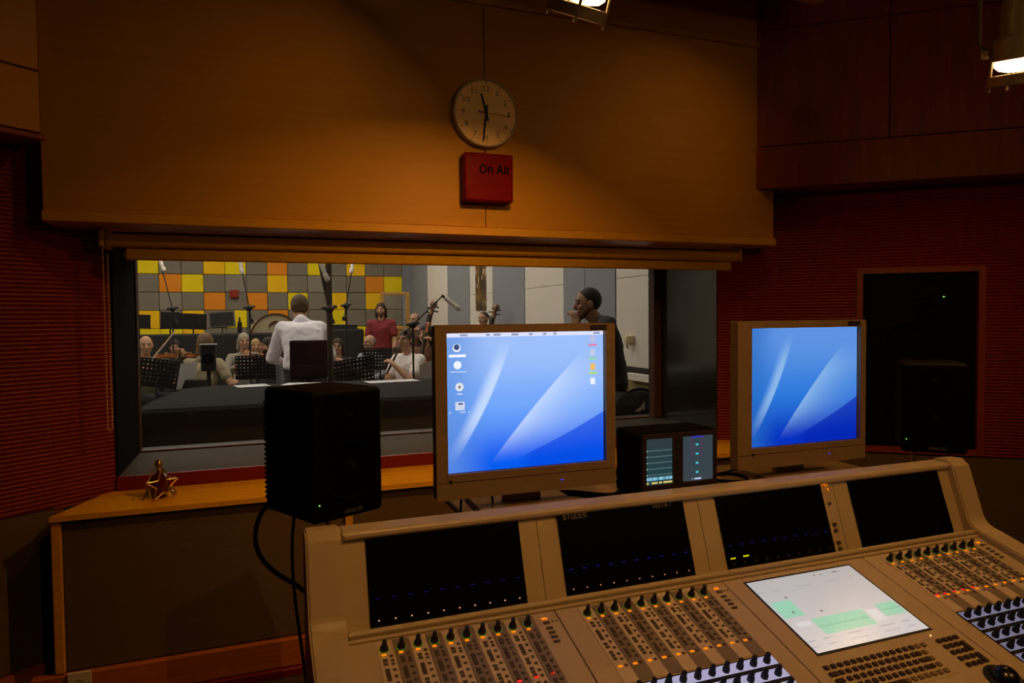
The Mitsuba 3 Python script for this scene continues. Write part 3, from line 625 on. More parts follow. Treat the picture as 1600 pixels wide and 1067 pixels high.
def wallpaper(dim, icons):
    def S(r, g, b_): return C3(r, g, b_)
    if icons: top, mid, low, hi, deep = S(158, 192, 250), S(110, 165, 250), S(0, 92, 240), S(205, 225, 255), S(0, 72, 225)
    else: top, mid, low, hi, deep = S(95, 150, 230), S(45, 125, 225), S(0, 50, 195), S(150, 195, 240), S(0, 35, 180)
    def fn(p, n, uv):
        u, v = uv.x, 1 - uv.y
        c = dr.lerp(top, mid, mikit.smoothstep(0.05, 0.62, v)); c = dr.lerp(c, low, mikit.smoothstep(0.50, 0.96, v))
        c = dr.lerp(c, mid * 0.75, mikit.smoothstep(0.30, 0.0, u) * 0.75)
        # first swoosh, from the lower left up to the top
        e1 = 0.03 + 0.44 * dr.power(dr.maximum(1 - v, 0.0), 1.25) * 0.98
        d1 = u - (0.04 + 0.40 * (1 - v) + 0.04 * dr.sin((1 - v) * 3.1)) + 0.03
        b1 = mikit.smoothstep(-0.10, -0.02, d1) * mikit.smoothstep(0.012, -0.004, d1) * mikit.smoothstep(0.95, 0.55, v) * mikit.smoothstep(0.02, 0.35, v)
        c = dr.lerp(c, hi, b1 * 0.85)
        c = dr.lerp(c, top, mikit.smoothstep(0.012, 0.02, d1) * mikit.smoothstep(0.45, 0.05, v) * 0.5)
        # second swoosh, wide, from the lower middle to the right edge
        e2 = 0.28 + 0.62 * (0.93 - v) * 1.05 + 0.12 * dr.square(0.93 - v)
        d2 = u - e2
        b2 = mikit.smoothstep(-0.01, 0.006, d2) * dr.exp(-dr.maximum(d2, 0) * 4.5) * mikit.smoothstep(0.97, 0.62, v) * mikit.smoothstep(0.12, 0.42, v)
        c = dr.lerp(c, hi, b2 * 0.8)
        # deep blue corner under the third curve
        e3 = v - (0.93 - 0.42 * (u - 0.42) - 0.20 * dr.square(u - 0.42))
        c = dr.lerp(c, deep, mikit.smoothstep(-0.004, 0.008, e3) * mikit.smoothstep(0.40, 0.55, u) * 0.75)
        if icons:
            R = lambda a, b_, c_, d: (u > a) & (u < b_) & (v > c_) & (v < d)
            W, G_ = S(240, 245, 255), S(60, 80, 130)
            c = dr.select(v < 0.030, S(225, 228, 255), c)
            c = dr.select((v < 0.024) & (v > 0.008) & (mikit.cell_rand(u * 45, 4) > 0.62) & ((u < 0.75) | (u > 0.88)), S(150, 155, 190), c)
            c = dr.select(dr.square(u - 0.068) + dr.square((v - 0.105) * 0.8) < 0.00055, W, c)
            c = dr.select(dr.square(u - 0.068) + dr.square((v - 0.100) * 0.8) < 0.00028, G_, c)
            c = dr.select(R(0.022, 0.122, 0.152, 0.172), W, c)
            c = dr.select(dr.square(u - 0.072) + dr.square((v - 0.228) * 0.8) < 0.00055, W, c)
            c = dr.select(R(0.028, 0.125, 0.272, 0.280) & (mikit.cell_rand(u * 60, 2) > 0.3), S(190, 210, 255), c)
            c = dr.select(dr.square(u - 0.082) + dr.square((v - 0.385) * 0.8) < 0.00060, S(225, 228, 235), c)
            c = dr.select(dr.square(u - 0.082) + dr.square((v - 0.385) * 0.8) < 0.00006, S(130, 110, 120), c)
            c = dr.select(R(0.068, 0.098, 0.430, 0.440), S(200, 215, 255), c)
            c = dr.select(R(0.056, 0.112, 0.490, 0.552), S(205, 212, 235), c)
            c = dr.select(R(0.062, 0.106, 0.500, 0.518) & (mikit.cell_rand(u * 80, v * 90) > 0.45), G_, c)
            c = dr.select(R(0.018, 0.142, 0.562, 0.570) & (mikit.cell_rand(u * 60, 7) > 0.3), S(200, 215, 255), c)
            for i, (y_, col, lab) in enumerate(((0.060, S(190, 190, 225), S(225, 130, 165)), (0.165, S(195, 205, 230), S(150, 215, 160)), (0.275, S(245, 190, 95), S(180, 225, 110)), (0.385, S(238, 242, 250), S(150, 185, 245)))):
                c = dr.select(R(0.912, 0.944, y_ - 0.025, y_ + 0.025), col, c); c = dr.select(R(0.900, 0.958, y_ + 0.040, y_ + 0.055), lab, c)
        return c * dim
    return mikit.proc(fn)

def monitor(label, x0, x1, z0, z1, sx0, sx1, sz0, sz1, tex, weight, Y=1.44):
    t = thing('computer_monitor', label, 'monitor')
    outer = Polygon([(x0, z0), (x1, z0), (x1, z1), (x0, z1)]).buffer(-0.006).buffer(0.006)
    bez = prism(outer.difference(sbox(sx0 - 0.001, sz0 - 0.001, sx1 + 0.001, sz1 + 0.001)), 0.030, frame((0, Y + 0.016, 0), (1, 0, 0), (0, 0, 1)))
    put(t, 'bezel', bez, 'monitor_case')
    put(t, 'bezel_lip', prism(sbox(sx0 - 0.0045, sz0 - 0.0045, sx1 + 0.0045, sz1 + 0.0045).difference(sbox(sx0, sz0, sx1, sz1)), 0.008, frame((0, Y - 0.0065, 0), (1, 0, 0), (0, 0, 1))), 'monitor_case')
    zb = z0 + 0.42 * (sz0 - z0) + 0.014
    put(t, 'bezel_groove', box(x0 + 0.004, x1 - 0.004, Y - 0.0145, Y - 0.012, zb, zb + 0.0014), 'brown_plastic')
    c0, c1 = np.array([x0 + 0.004, z0 + 0.004]), np.array([x1 - 0.004, z1 - 0.004])
    back = trimesh.convex.convex_hull(np.array([[c0[0], Y + 0.014, c0[1]], [c1[0], Y + 0.014, c0[1]], [c1[0], Y + 0.014, c1[1]], [c0[0], Y + 0.014, c1[1]],
           [c0[0] + 0.06, Y + 0.065, c0[1] + 0.05], [c1[0] - 0.06, Y + 0.065, c0[1] + 0.05], [c1[0] - 0.06, Y + 0.065, c1[1] - 0.05], [c0[0] + 0.06, Y + 0.065, c1[1] - 0.05]]))
    put(t, 'back_shell', back, 'monitor_case')
    k_ = newkey(f'{t}__screen')
    scene[k_] = mikit.ply(quad((sx0, Y, sz0), (sx1, Y, sz0), (sx1, Y, sz1), (sx0, Y, sz1)), 'screen_glass', uv=UV4, emitter={'type': 'area', 'radiance': tex, 'sampling_weight': weight}); labels[k_] = {'label': 'glowing blue desktop screen'}
    xm = (x0 + x1) / 2
    put(t, 'neck', box(xm - 0.045, xm + 0.045, Y + 0.03, Y + 0.06, 1.015, z0 + 0.12, 0.006), 'monitor_case')
    put(t, 'foot', prism(Polygon([(xm - 0.11, Y - 0.045), (xm + 0.11, Y - 0.045), (xm + 0.10, Y + 0.14), (xm - 0.10, Y + 0.14)]).buffer(0.008), 0.014, frame((0, 0, 1.0045), (1, 0, 0), (0, 1, 0))), 'monitor_case')
    put(t, 'sticker', box(x1 - 0.065, x1 - 0.022, Y - 0.0146, Y - 0.0138, z1 - 0.0165, z1 - 0.004), 'brown_plastic', label='small dark sticker')
    put(t, 'badge', box(sx0 + 0.001, sx0 + 0.009, Y - 0.0146, Y - 0.0138, sz0 - 0.020, sz0 - 0.012), 'ink', label='tiny dark badge')
    xl = sx0 + 0.70 * (sx1 - sx0)
    glow(t, 'power_light', box(xl - 0.003, xl + 0.003, Y - 0.0155, Y - 0.014, z0 + 0.020, z0 + 0.023), lin(60, 60, 220))
    return t
monitor('beige flat monitor showing a bright blue desktop with icons, nearer of the two', 0.359, 0.790, 1.048, 1.425, 0.3845, 0.766, 1.103, 1.407, wallpaper(1.0, True), 1.0)
monitor('beige flat monitor showing a plain dark blue desktop, beside the black speaker', 1.139, 1.564, 1.046, 1.425, 1.182, 1.546, 1.099, 1.406, wallpaper(0.95, False), 0.8)

t = thing('level_meter', 'black box with two small grey green level screens between the monitors', 'meter')
put(t, 'case', box(0.842, 1.058, 1.405, 1.52, 1.008, 1.164, 0.005), 'meter_black')
mx0, mx1, mz0, mz1 = 0.846, 1.055, 1.024, 1.161
fr = sbox(mx0, mz0, mx1, mz1)
put(t, 'bezel', prism(fr.difference(sbox(0.857, 1.041, 0.930, 1.1505)).difference(sbox(0.957, 1.041, 1.046, 1.1505)), 0.008, frame((0, 1.406, 0), (1, 0, 0), (0, 0, 1))), 'brown_plastic')
def meter_tex(kind):
    def fn(p, n, uv):
        u, v = uv.x, 1 - uv.y
        if kind == 0:
            c = mikit.mix(C3(44, 58, 64), C3(30, 62, 68), mikit.smoothstep(0, 0.8, v))
            w = dr.abs(v * 7.6 - dr.round(v * 7.6)) < 0.10
            c = dr.select(w & (v > 0.18) & (v < 0.82), C3(75, 100, 98), c)
            c = dr.select(w & (v > 0.18) & (v < 0.82) & (u < 0.07), C3(150, 230, 215), c)
            c = dr.select((v > 0.84) & (v < 0.91), mikit.mix(C3(40, 110, 140), C3(150, 215, 235), mikit.cell_rand(u * 26, 2)), c)
            return dr.select((v > 0.945) & (v < 0.985) & (mikit.cell_rand(u * 18, 5) > 0.3), C3(215, 200, 110), c)
        c = C3(52, 64, 72)
        c = dr.select((dr.abs(u - 0.33) < 0.02) & (v < 0.5) | (dr.abs(u - 0.64) < 0.02) & (v < 0.5), C3(80, 55, 80), c)
        c = dr.select((v < 0.05) & (u > 0.3) & (u < 0.7), C3(50, 50, 170), c)
        c = dr.select((dr.abs(u - 0.49) < 0.045) & (dr.abs(v * 4.9 - dr.round(v * 4.9)) < 0.10) & (v > 0.06), C3(70, 200, 210), c)
        return dr.select((v > 0.945) & (v < 0.98) & (u > 0.33) & (u < 0.62) & (mikit.cell_rand(u * 20, 8) > 0.4), C3(190, 210, 240), c)
    return mikit.proc(fn)
for kind, (a, b_) in enumerate(((0.857, 0.930), (0.957, 1.046))):
    glow(t, 'level_screen', quad((a, 1.403, 1.041), (b_, 1.403, 1.041), (b_, 1.403, 1.1505), (a, 1.403, 1.1505)), None, 0.0, UV4, meter_tex(kind), label=('grey green level screen with lines', 'grey blue level screen with dots')[kind])
for i in range(7): put(t, 'button', box(0.938, 0.950, 1.396, 1.399, 1.043 + 0.0155 * i, 1.052 + 0.0155 * i, 0.001), 'black_plastic')
for x in (0.86, 1.04): put(t, 'rubber_foot', box(x - 0.01, x + 0.01, 1.43, 1.50, 1.0035, 1.009), 'rubber')

# ------------------------------------------------------------------ loudspeakers
def near_speaker(label, o, a, zb):
    """o: front lower left corner as the listener sees it, a: direction of the front edge in degrees"""
    t = thing('studio_speaker', label, 'speaker')
    c, s = math.cos(math.radians(a)), math.sin(math.radians(a))
    M = np.eye(4); M[:3, 0], M[:3, 1], M[:3, 2], M[:3, 3] = (c, s, 0), (-s, c, 0), (0, 0, 1), (o[0], o[1], zb)
    def at(m): m.apply_transform(M); return m
    W, D, H = 0.20, 0.215, 0.312
    cab = mtri(m3.Manifold.hull_points(np.vstack([np.array([x, y, z]) + SPH * 0.012 for x in (0.012, W - 0.012) for y in (0.012, D) for z in (0.012, H - 0.012)])))
    put(t, 'cabinet', at(cab), 'speaker_black', smooth=30)
    put(t, 'heat_sink', at(cat_([box(-0.002, W + 0.002, D - 0.01, D + 0.010, 0.03 + 0.012 * i, 0.037 + 0.012 * i, 0.002) for i in range(21)])), 'speaker_black')
    F = lambda x, z: np.array([x, 0.0, z])
    put(t, 'woofer', at(lathe([(0.074, -0.001), (0.072, 0.004), (0.066, 0.004), (0.062, -0.004), (0.030, -0.006), (0.026, 0.004), (0.0, 0.010)], 36, (0, -1, 0), F(W / 2, 0.115))), 'rubber', smooth=40)
    put(t, 'tweeter', at(lathe([(0.058, 0.0005), (0.056, 0.002), (0.030, 0.001), (0.014, 0.0012), (0.010, 0.006), (0, 0.008)], 30, (0, -1, 0), F(W / 2, 0.245))), 'rubber', smooth=40)
    k_ = newkey(f'{t}__pilot_light'); scene[k_] = mikit.ply(at(ball(F(0.016, 0.045), 0.0022, 1)), 'black_gloss', emitter={'type': 'area', 'radiance': rgb(lin(130, 240, 70) * 1.6), 'sampling_weight': 0.0}); labels[k_] = {'label': 'green pilot light'}
    m = text('GENELEC', 0.0085, frame((W * 0.42, 0.0, 0.012), (1, 0, 0), (0, 0, 1)), 0.001, True); put(t, 'lettering', at(m), 'letter_grey', label='faint grey lettering')
    return M
def speaker_stand(label, x, y, zt):
    t = thing('speaker_stand', label, 'speaker stand')
    put(t, 'base_plate', lathe([(0, 0), (0.15, 0), (0.15, 0.008), (0.14, 0.012), (0, 0.012)], 32, Z3, (x, y, 0.0)), 'black_plastic', smooth=40)
    put(t, 'pole', cyl((x, y, 0.012), (x, y, zt - 0.05), 0.018, n=16), 'black_plastic', smooth=40)
    put(t, 'pin', cyl((x, y, zt - 0.05), (x, y, zt), 0.0055, n=12), 'steel', label='shiny steel pin')
    put(t, 'collar', lathe([(0.005, 0), (0.03, 0.0), (0.03, 0.008), (0.005, 0.008)], 20, Z3, (x, y, zt - 0.058)), 'black_plastic')
near_speaker('small black loudspeaker in front of the window with a green pilot light', (0.122, 1.655), 27, 0.958)
speaker_stand('speaker stand behind the left end of the console', 0.165, 1.78, 0.957)
near_speaker('small black loudspeaker behind the right end of the console', (2.13, 1.79), -45, 0.955)
speaker_stand('speaker stand behind the right end of the console', 2.20, 1.80, 0.955)
t = thing('main_loudspeaker', 'large black loudspeaker set into the niche of the right wall with a tiny green light', 'speaker')
put(t, 'cabinet', slab(PR, tR, nR, N0 + 0.004, N1 - 0.004, NZ0 + 0.004, NZ1 - 0.004, -0.055, -0.012, 0.004), 'speaker_black')
def rw(s, z, d=0.0): return PR + tR * s + nR * d + Z3 * z
put(t, 'woofer', lathe([(0.17, 0), (0.165, 0.008), (0.15, 0.006), (0.12, -0.001), (0.05, -0.001), (0.04, 0.008), (0, 0.014)], 40, nR, rw(1.02, 0.98, -0.012)), 'rubber', smooth=40)
put(t, 'midrange', lathe([(0.09, 0), (0.085, 0.006), (0.06, 0.001), (0.02, 0.006), (0, 0.008)], 32, nR, rw(0.95, 1.30, -0.012)), 'rubber', smooth=40)
put(t, 'tweeter', lathe([(0.06, 0), (0.055, 0.004), (0.02, 0.002), (0.012, 0.005), (0, 0.006)], 28, nR, rw(1.06, 1.44, -0.012)), 'rubber', smooth=40)
glow(t, 'pilot_light', ball(rw(1.127, 1.525, -0.010), 0.0042, 1), lin(130, 240, 90) * 1.3, label='green pilot light')

# ------------------------------------------------------------------ cables
def cable(label, pts, r, m_='rubber'):
    t = thing('cable', label, 'cable'); put(t, None, tube(spline(pts, 30), r, 8), m_, smooth=True)
cable('black cable hanging in a loop under the left loudspeaker', [(0.03, 1.86, 0.975), (0.0, 1.85, 0.93), (-0.005, 1.84, 0.87), (0.03, 1.80, 0.82), (0.09, 1.74, 0.79), (0.13, 1.62, 0.76), (0.12, 1.45, 0.70), (0.12, 1.40, 0.68)], 0.006)
cable('straight black cable behind the left loudspeaker', [(0.10, 1.90, 0.97), (0.085, 1.86, 0.90), (0.08, 1.82, 0.82), (0.085, 1.75, 0.72), (0.10, 1.6, 0.55)], 0.004)
cable('thick black cable on the shelf left of the level meter', [(0.68, 1.52, 1.012), (0.74, 1.50, 1.011), (0.79, 1.46, 1.010), (0.845, 1.50, 1.010), (0.86, 1.54, 1.02)], 0.007)
cable('thin brown cable down the left side of the monitor foot', [(0.44, 1.50, 1.07), (0.425, 1.47, 1.03), (0.42, 1.46, 0.97), (0.43, 1.47, 0.90)], 0.0028, 'brown_plastic')
cable('thin brown cable just beside the monitor neck', [(0.50, 1.475, 1.06), (0.492, 1.45, 1.03), (0.487, 1.44, 1.012), (0.46, 1.46, 1.008)], 0.0028, 'brown_plastic')
cable('dark cable from the level meter to the second monitor', [(1.055, 1.49, 1.03), (1.10, 1.50, 1.025), (1.16, 1.49, 1.03), (1.22, 1.50, 1.06)], 0.003)
cable('dark cable curling on the shelf under the second monitor', [(1.07, 1.56, 1.009), (1.13, 1.49, 1.009), (1.19, 1.46, 1.009), (1.22, 1.50, 1.009), (1.17, 1.55, 1.009)], 0.004)

# ------------------------------------------------------------------ people
SKIN = (0.46, 0.26, 0.16)
def rot2(v, a):
    c, s = math.cos(a), math.sin(a); return np.array([v[0] * c - v[1] * s, v[0] * s + v[1] * c])

class Person:
    """a figure in its own axes (s to its left, f forward, z up), then turned by yaw and set down on the floor under its head"""
    def __init__(self, label, head, yaw, seated=True, lean=0.0, nod=0.0, turn=0.0, lh=None, rh=None, shirt=(0.03, 0.03, 0.03), trousers=(0.02, 0.02, 0.025), sleeve='long', hair='short', hair_c=(0.03, 0.018, 0.01),
                 skin=SKIN, beard=None, glasses=False, fine=False, bulk=1.0, curl=0.9, group=None, droop=0.03, crane=0.0):
        self.t = thing('person', label, 'person', group)
        up_ = 0.45 if seated else 0.93
        H = {'hipL': (0.09, 0, up_), 'hipR': (-0.09, 0, up_), 'pel': (0, 0, up_ + 0.02)}
        if seated:
            H.update(kneeL=(0.14, 0.43, 0.50), kneeR=(-0.14, 0.43, 0.50), ankL=(0.15, 0.42, 0.08), ankR=(-0.15, 0.42, 0.08))
        else:
            H.update(kneeL=(0.10, 0.03, 0.50), kneeR=(-0.10, 0.02, 0.50), ankL=(0.11, -0.02, 0.08), ankR=(-0.11, -0.02, 0.08))
        U = {'waist': (0, 0.0, 0.18), 'chest': (0, 0.005, 0.37), 'shL': (0.185, 0, 0.50), 'shR': (-0.185, 0, 0.50), 'neck': (0, 0.0, 0.545), 'head': (0, 0.035, 0.70)}
        for k_, v in U.items():
            f_, z_ = rot2((v[1], v[2]), -lean * (0.6 if k_ == 'waist' else 1.0)); H[k_] = (v[0], f_, up_ + z_)
        H = {k_: np.array(v, float) for k_, v in H.items()}
        for k_ in ('shL', 'shR'): H[k_] += np.array([-0.35 * droop if k_ == 'shL' else 0.35 * droop, 0.3 * droop, -droop])
        H['head'] += [0, crane, -0.45 * crane]; H['neck'] += [0, 0.35 * crane, -0.15 * crane]
        sc = (head[2] - FZ) / H['head'][2]
        self.sc = sc; self.yaw = yaw
        c, s = math.cos(yaw), math.sin(yaw)
        R = np.array([[-s, c, 0], [c, s, 0], [0, 0, 1.0]]).T    # columns: where s, f, z go
        R = np.column_stack([(-s, c, 0), (c, s, 0), (0, 0, 1)])
        self.M = np.eye(4); self.M[:3, :3] = R * sc
        self.M[:3, 3] = np.array([head[0], head[1], FZ]) - (R * sc) @ (H['head'] * [1, 1, 0])
        self.H = H
        if lh is None: lh = (0.19, 0.30, up_ + 0.14) if seated else (0.24, 0.06, 0.80)
        if rh is None: rh = (-0.19, 0.30, up_ + 0.14) if seated else (-0.24, 0.06, 0.80)
        L = 0.010 if fine else 0.017
        body, shirt_, arms = [], [], {}
        for side, tgt in (('L', np.array(lh, float)), ('R', np.array(rh, float))):
            sg = 1 if side == 'L' else -1
            S = H['sh' + side]; a, b = 0.29, 0.25
            d = tgt - S; n_ = np.linalg.norm(d)
            if n_ > a + b - 0.01: tgt = S + d / n_ * (a + b - 0.01); d = tgt - S; n_ = a + b - 0.01
            x = (a * a - b * b + n_ * n_) / (2 * n_); h = math.sqrt(max(a * a - x * x, 0))
            u = d / n_; pole = np.array([sg * 0.8, -0.4, -1.0]); pole -= u * (pole @ u); pole /= np.linalg.norm(pole)
            E_ = S + u * x + pole * h
            arms[side] = (S, E_, tgt)
            body += [hull((S, 0.050), (E_, 0.040)), hull((E_, 0.040), (E_ + (tgt - E_) * 0.35, 0.040), (tgt, 0.026))]
            shirt_ += [hull((S, 0.066 * bulk), (E_, 0.052 * bulk))] if sleeve == 'long' else [hull((S, 0.068 * bulk), (S + (E_ - S) * 0.62, 0.062 * bulk))]
            if sleeve == 'long': shirt_ += [hull((E_, 0.052 * bulk), (tgt - (tgt - E_) * 0.10, 0.036))]
            # hand with a palm, four bent fingers and a thumb
            fd = (tgt - E_) / np.linalg.norm(tgt - E_); inw = np.array([-sg * 1.0, 0.35, 0.1]); inw -= fd * (inw @ fd); inw /= np.linalg.norm(inw); acr = np.cross(fd, inw) * sg
            W = lambda p, q, r: tgt + fd * p + acr * q + inw * r
            body.append(hull((W(0.0, 0.012, 0), 0.020), (W(0.0, -0.012, 0), 0.020), (W(0.075, 0.030, 0.004), 0.013), (W(0.075, -0.030, 0.004), 0.013)))
            for i, ln in enumerate((0.070, 0.080, 0.075, 0.060)):
                q = 0.031 - 0.0205 * i; a1, a2 = 0.45 * curl, 1.35 * curl
                p0 = W(0.078, q, 0.004); p1 = p0 + (fd * math.cos(a1) + inw * math.sin(a1)) * ln * 0.55; p2 = p1 + (fd * math.cos(a2) + inw * math.sin(a2)) * ln * 0.5
                body += [hull((p0, 0.0105), (p1, 0.0095)), hull((p1, 0.0095), (p2, 0.008))]
            p0 = W(0.022, 0.028, 0.006); p1 = p0 + fd * 0.028 + acr * 0.026 + inw * 0.014; p2 = p1 + fd * 0.026 + inw * 0.018 + acr * 0.004
            body += [hull((p0, 0.014), (p1, 0.011)), hull((p1, 0.011), (p2, 0.009))]
        self.arms = arms
        E3 = lambda c_, r: m3.Manifold.hull_points(np.asarray(c_) + SPH * np.asarray(r))
        two = lambda *cs: m3.Manifold.hull_points(np.vstack([np.asarray(c_) + SPH * np.asarray(r) for c_, r in cs]))
        body += [two((H['pel'], (0.13, 0.09, 0.09)), (H['waist'], (0.12, 0.08, 0.08))), two((H['waist'], (0.12, 0.08, 0.08)), (H['chest'], (0.145, 0.095, 0.10))), two((H['chest'], (0.14, 0.09, 0.09)), (H['shL'], 0.045), (H['shR'], 0.045)),
                 hull((H['neck'] - [0, 0, 0.03], 0.060), (H['head'] + [0, -0.012, -0.075], 0.055))]
        tr = [two((H['pel'], (0.165 * bulk, 0.115, 0.10)), (H['waist'] - [0, 0, 0.04], (0.145 * bulk, 0.105, 0.06)))]
        sh = [two((H['pel'] + [0, 0, 0.03], (0.168 * bulk, 0.122, 0.07)), (H['waist'], (0.150 * bulk, 0.110 * bulk, 0.08))), two((H['waist'], (0.150 * bulk, 0.110 * bulk, 0.08)), (H['chest'], (0.172 * bulk, 0.118 * bulk, 0.12))),
              two((H['chest'], (0.170 * bulk, 0.115 * bulk, 0.11)), (H['shL'], 0.064 * bulk), (H['shR'], 0.064 * bulk)), hull((H['shL'] * 0.75 + H['shR'] * 0.25, 0.058), (H['shR'] * 0.75 + H['shL'] * 0.25, 0.058), (H['neck'] - [0, 0.012, 0.022], 0.063))]
        shoes = []
        for s_ in 'LR':
            hp, kn, an = H['hip' + s_], H['knee' + s_], H['ank' + s_]
            body += [hull((hp, 0.075), (kn, 0.050)), hull((kn, 0.048), (an, 0.036)), hull((an, 0.034), (an + [0, 0.10, -0.045], 0.028))]
            tr += [hull((hp, 0.093), (kn, 0.066)), hull((kn, 0.066), (an + [0, 0, 0.02], 0.055))]
            shoes.append(hull((an + [0, -0.035, -0.035], 0.044), (an + [0, 0.05, -0.035], 0.045), (an + [0, 0.15, -0.05], 0.030), (an + [0, 0, 0.0], 0.045)))
        # head, built round its own centre, then nodded and turned
        cr = E3((0, -0.008, 0.022), (0.076, 0.096, 0.098))
        hd = [cr, hull(((0, 0.03, 0.0), 0.062), ((0, 0.035, -0.06), 0.046), ((0, 0.058, -0.092), 0.023), ((0.032, 0.03, -0.055), 0.030), ((-0.032, 0.03, -0.055), 0.030)),
              hull(((0, 0.088, 0.018), 0.009), ((0, 0.108, -0.026), 0.0135), ((0, 0.088, -0.030), 0.016)), hull(((0.032, 0.073, 0.028), 0.017), ((-0.032, 0.073, 0.028), 0.017)),
              E3((0.036, 0.062, -0.022), (0.026, 0.024, 0.024)), E3((-0.036, 0.062, -0.022), (0.026, 0.024, 0.024)), hull(((0.014, 0.081, -0.058), 0.0085), ((-0.014, 0.081, -0.058), 0.0085)),
              E3((0.078, -0.008, -0.008), (0.011, 0.021, 0.032)), E3((-0.078, -0.008, -0.008), (0.011, 0.021, 0.032))]
        HM = np.eye(4)
        RX = trimesh.transformations.rotation_matrix(-nod, [1, 0, 0]); RZ = trimesh.transformations.rotation_matrix(turn, [0, 0, 1])
        HM = trimesh.transformations.translation_matrix(H['head']) @ RZ @ RX
        place = lambda m_: m_.transform(HM[:3, :])
        body += [place(h_) for h_ in hd]
        G = {'sk': cmat(skin, 0.6, 0.3), 'sh': cmat(shirt), 'tr': cmat(trousers), 'ha': cmat(hair_c, 0.6, 0.3)}
        def fin(m_, sm=6, disp=0.0):
            x = mtri(m_, L, sm)
            if disp:
                v = np.array(x.vertices); n_ = x.vertex_normals; x.vertices = v + n_ * ((meshkit.fbm(v * [9, 9, 14] + self.sc * 7, 3)[:, None] - 0.5) * disp)
            x.apply_transform(self.M); return x
        put(self.t, 'body', fin(uni(body)), G['sk'], smooth=True)
        put(self.t, 'shirt', fin(uni(sh + shirt_), 5, 0.022), G['sh'], smooth=True)
        put(self.t, 'trousers', fin(uni(tr), 4), G['tr'], smooth=True)
        put(self.t, 'shoes', fin(uni(shoes), 2), 'rubber', smooth=True)
        big = E3((0, -0.012, 0.028), (0.084, 0.102, 0.102))
        if hair in ('short', 'long', 'wavy'):
            hr = big.trim_by_plane((0, -0.62, 0.78), -0.012) if hair == 'short' else big.trim_by_plane((0, -0.72, 0.69), -0.020)
            hr = [hr, E3((0, -0.03, 0.0), (0.083, 0.085, 0.075)).trim_by_plane((0, -1, 0.1), 0.004)]
            if hair != 'short':
                for sg in (-1, 1): hr.append(hull(((sg * 0.060, -0.01, 0.02), 0.034), ((sg * 0.075, -0.03, -0.10), 0.030), ((sg * 0.060, -0.05, -0.20 if hair == 'long' else -0.12), 0.028)))
                hr.append(hull(((0, -0.07, 0.02), 0.055), ((0, -0.075, -0.10), 0.050), ((0, -0.075, -0.22 if hair == 'long' else -0.12), 0.040)))
            put(self.t, 'hair', fin(place(uni(hr)), 2, 0.010), G['ha'], smooth=True)
        elif hair == 'fringe':
            hr = big.trim_by_plane((0, -0.95, 0.2), 0.012).trim_by_plane((0, 0, -1), -0.060)
            put(self.t, 'hair', fin(place(hr), 1, 0.006), G['ha'], smooth=True)
        elif hair == 'cropped':
            hr = E3((0, -0.012, 0.026), (0.079, 0.098, 0.0985)).trim_by_plane((0, -0.80, 0.60), 0.006)
            put(self.t, 'hair', fin(place(hr), 1), G['ha'], smooth=True)
        if beard:
            bd = hull(((0, 0.036, -0.058), 0.050), ((0, 0.060, -0.094), 0.028), ((0.034, 0.03, -0.055), 0.034), ((-0.034, 0.03, -0.055), 0.034)).trim_by_plane((0, 0, -1), 0.046)
            put(self.t, 'beard', fin(place(bd), 1), cmat(beard), smooth=True)
        ey = cat_([ball((s_ * 0.031, 0.079, 0.006), 0.0105, 1) for s_ in (-1, 1)]); ey.apply_transform(self.M @ HM); put(self.t, 'eyes', ey, cmat((0.09, 0.06, 0.05), 0.3, 0.5))
        br = cat_([tube([(s_ * 0.014, 0.090, 0.030), (s_ * 0.032, 0.088, 0.036), (s_ * 0.050, 0.076, 0.030)], 0.005, 6) for s_ in (-1, 1)]); br.apply_transform(self.M @ HM); put(self.t, 'eyebrows', br, G['ha'])
        mo = tube([(-0.024, 0.079, -0.060), (0, 0.090, -0.059), (0.024, 0.079, -0.060)], 0.005, 6); mo.apply_transform(self.M @ HM); put(self.t, 'mouth', mo, cmat((0.22, 0.075, 0.055)))
        if glasses:
            ms = []
            for s_ in (-1, 1):
                th = np.linspace(0, 2 * math.pi, 15); ms += [tube([(s_ * 0.033 + 0.022 * math.cos(a_), 0.100, 0.006 + 0.017 * math.sin(a_)) for a_ in th], 0.0022, 5), cyl((s_ * 0.055, 0.098, 0.008), (s_ * 0.080, 0.0, 0.006), 0.002, n=5)]
            ms.append(cyl((-0.011, 0.104, 0.008), (0.011, 0.104, 0.008), 0.002, n=5)); g_ = cat_(ms); g_.apply_transform(self.M @ HM); put(self.t, 'glasses', g_, 'ink')
    def w(self, p): return (self.M @ np.r_[np.asarray(p, float), 1])[:3]
    def wrist(self, side): return self.w(self.arms[side][2])

def chair(label, x, y, yaw, zs=0.43, zb=0.80, m_='stand_black', pad='cloth_black', group=None, w=0.42):
    """chair with its seat facing yaw; zs, zb heights above the studio floor"""
    t = thing('chair', label, 'chair', group)
    c, s = math.cos(yaw), math.sin(yaw); M = np.eye(4); M[:3, 0], M[:3, 1], M[:3, 3] = (-s, c, 0), (c, s, 0), (x, y, FZ)
    M[:3, 0] = (s, -c, 0)
    def A(m): m.apply_transform(M); return m
    put(t, 'seat', A(box(-w / 2, w / 2, -0.20, 0.20, zs - 0.045, zs, 0.015)), pad)
    put(t, 'backrest', A(box(-w / 2, w / 2, -0.235, -0.20, zb - 0.36, zb, 0.016)), pad)
    for sx_ in (-1, 1):
        put(t, 'leg', A(cyl((sx_ * (w / 2 - 0.02), 0.18, zs - 0.04), (sx_ * (w / 2 - 0.01), 0.20, 0.0), 0.011, n=8)), m_)
        put(t, 'leg', A(cyl((sx_ * (w / 2 - 0.02), -0.215, zb - 0.1), (sx_ * (w / 2 - 0.01), -0.22, 0.0), 0.011, n=8)), m_)
    return t

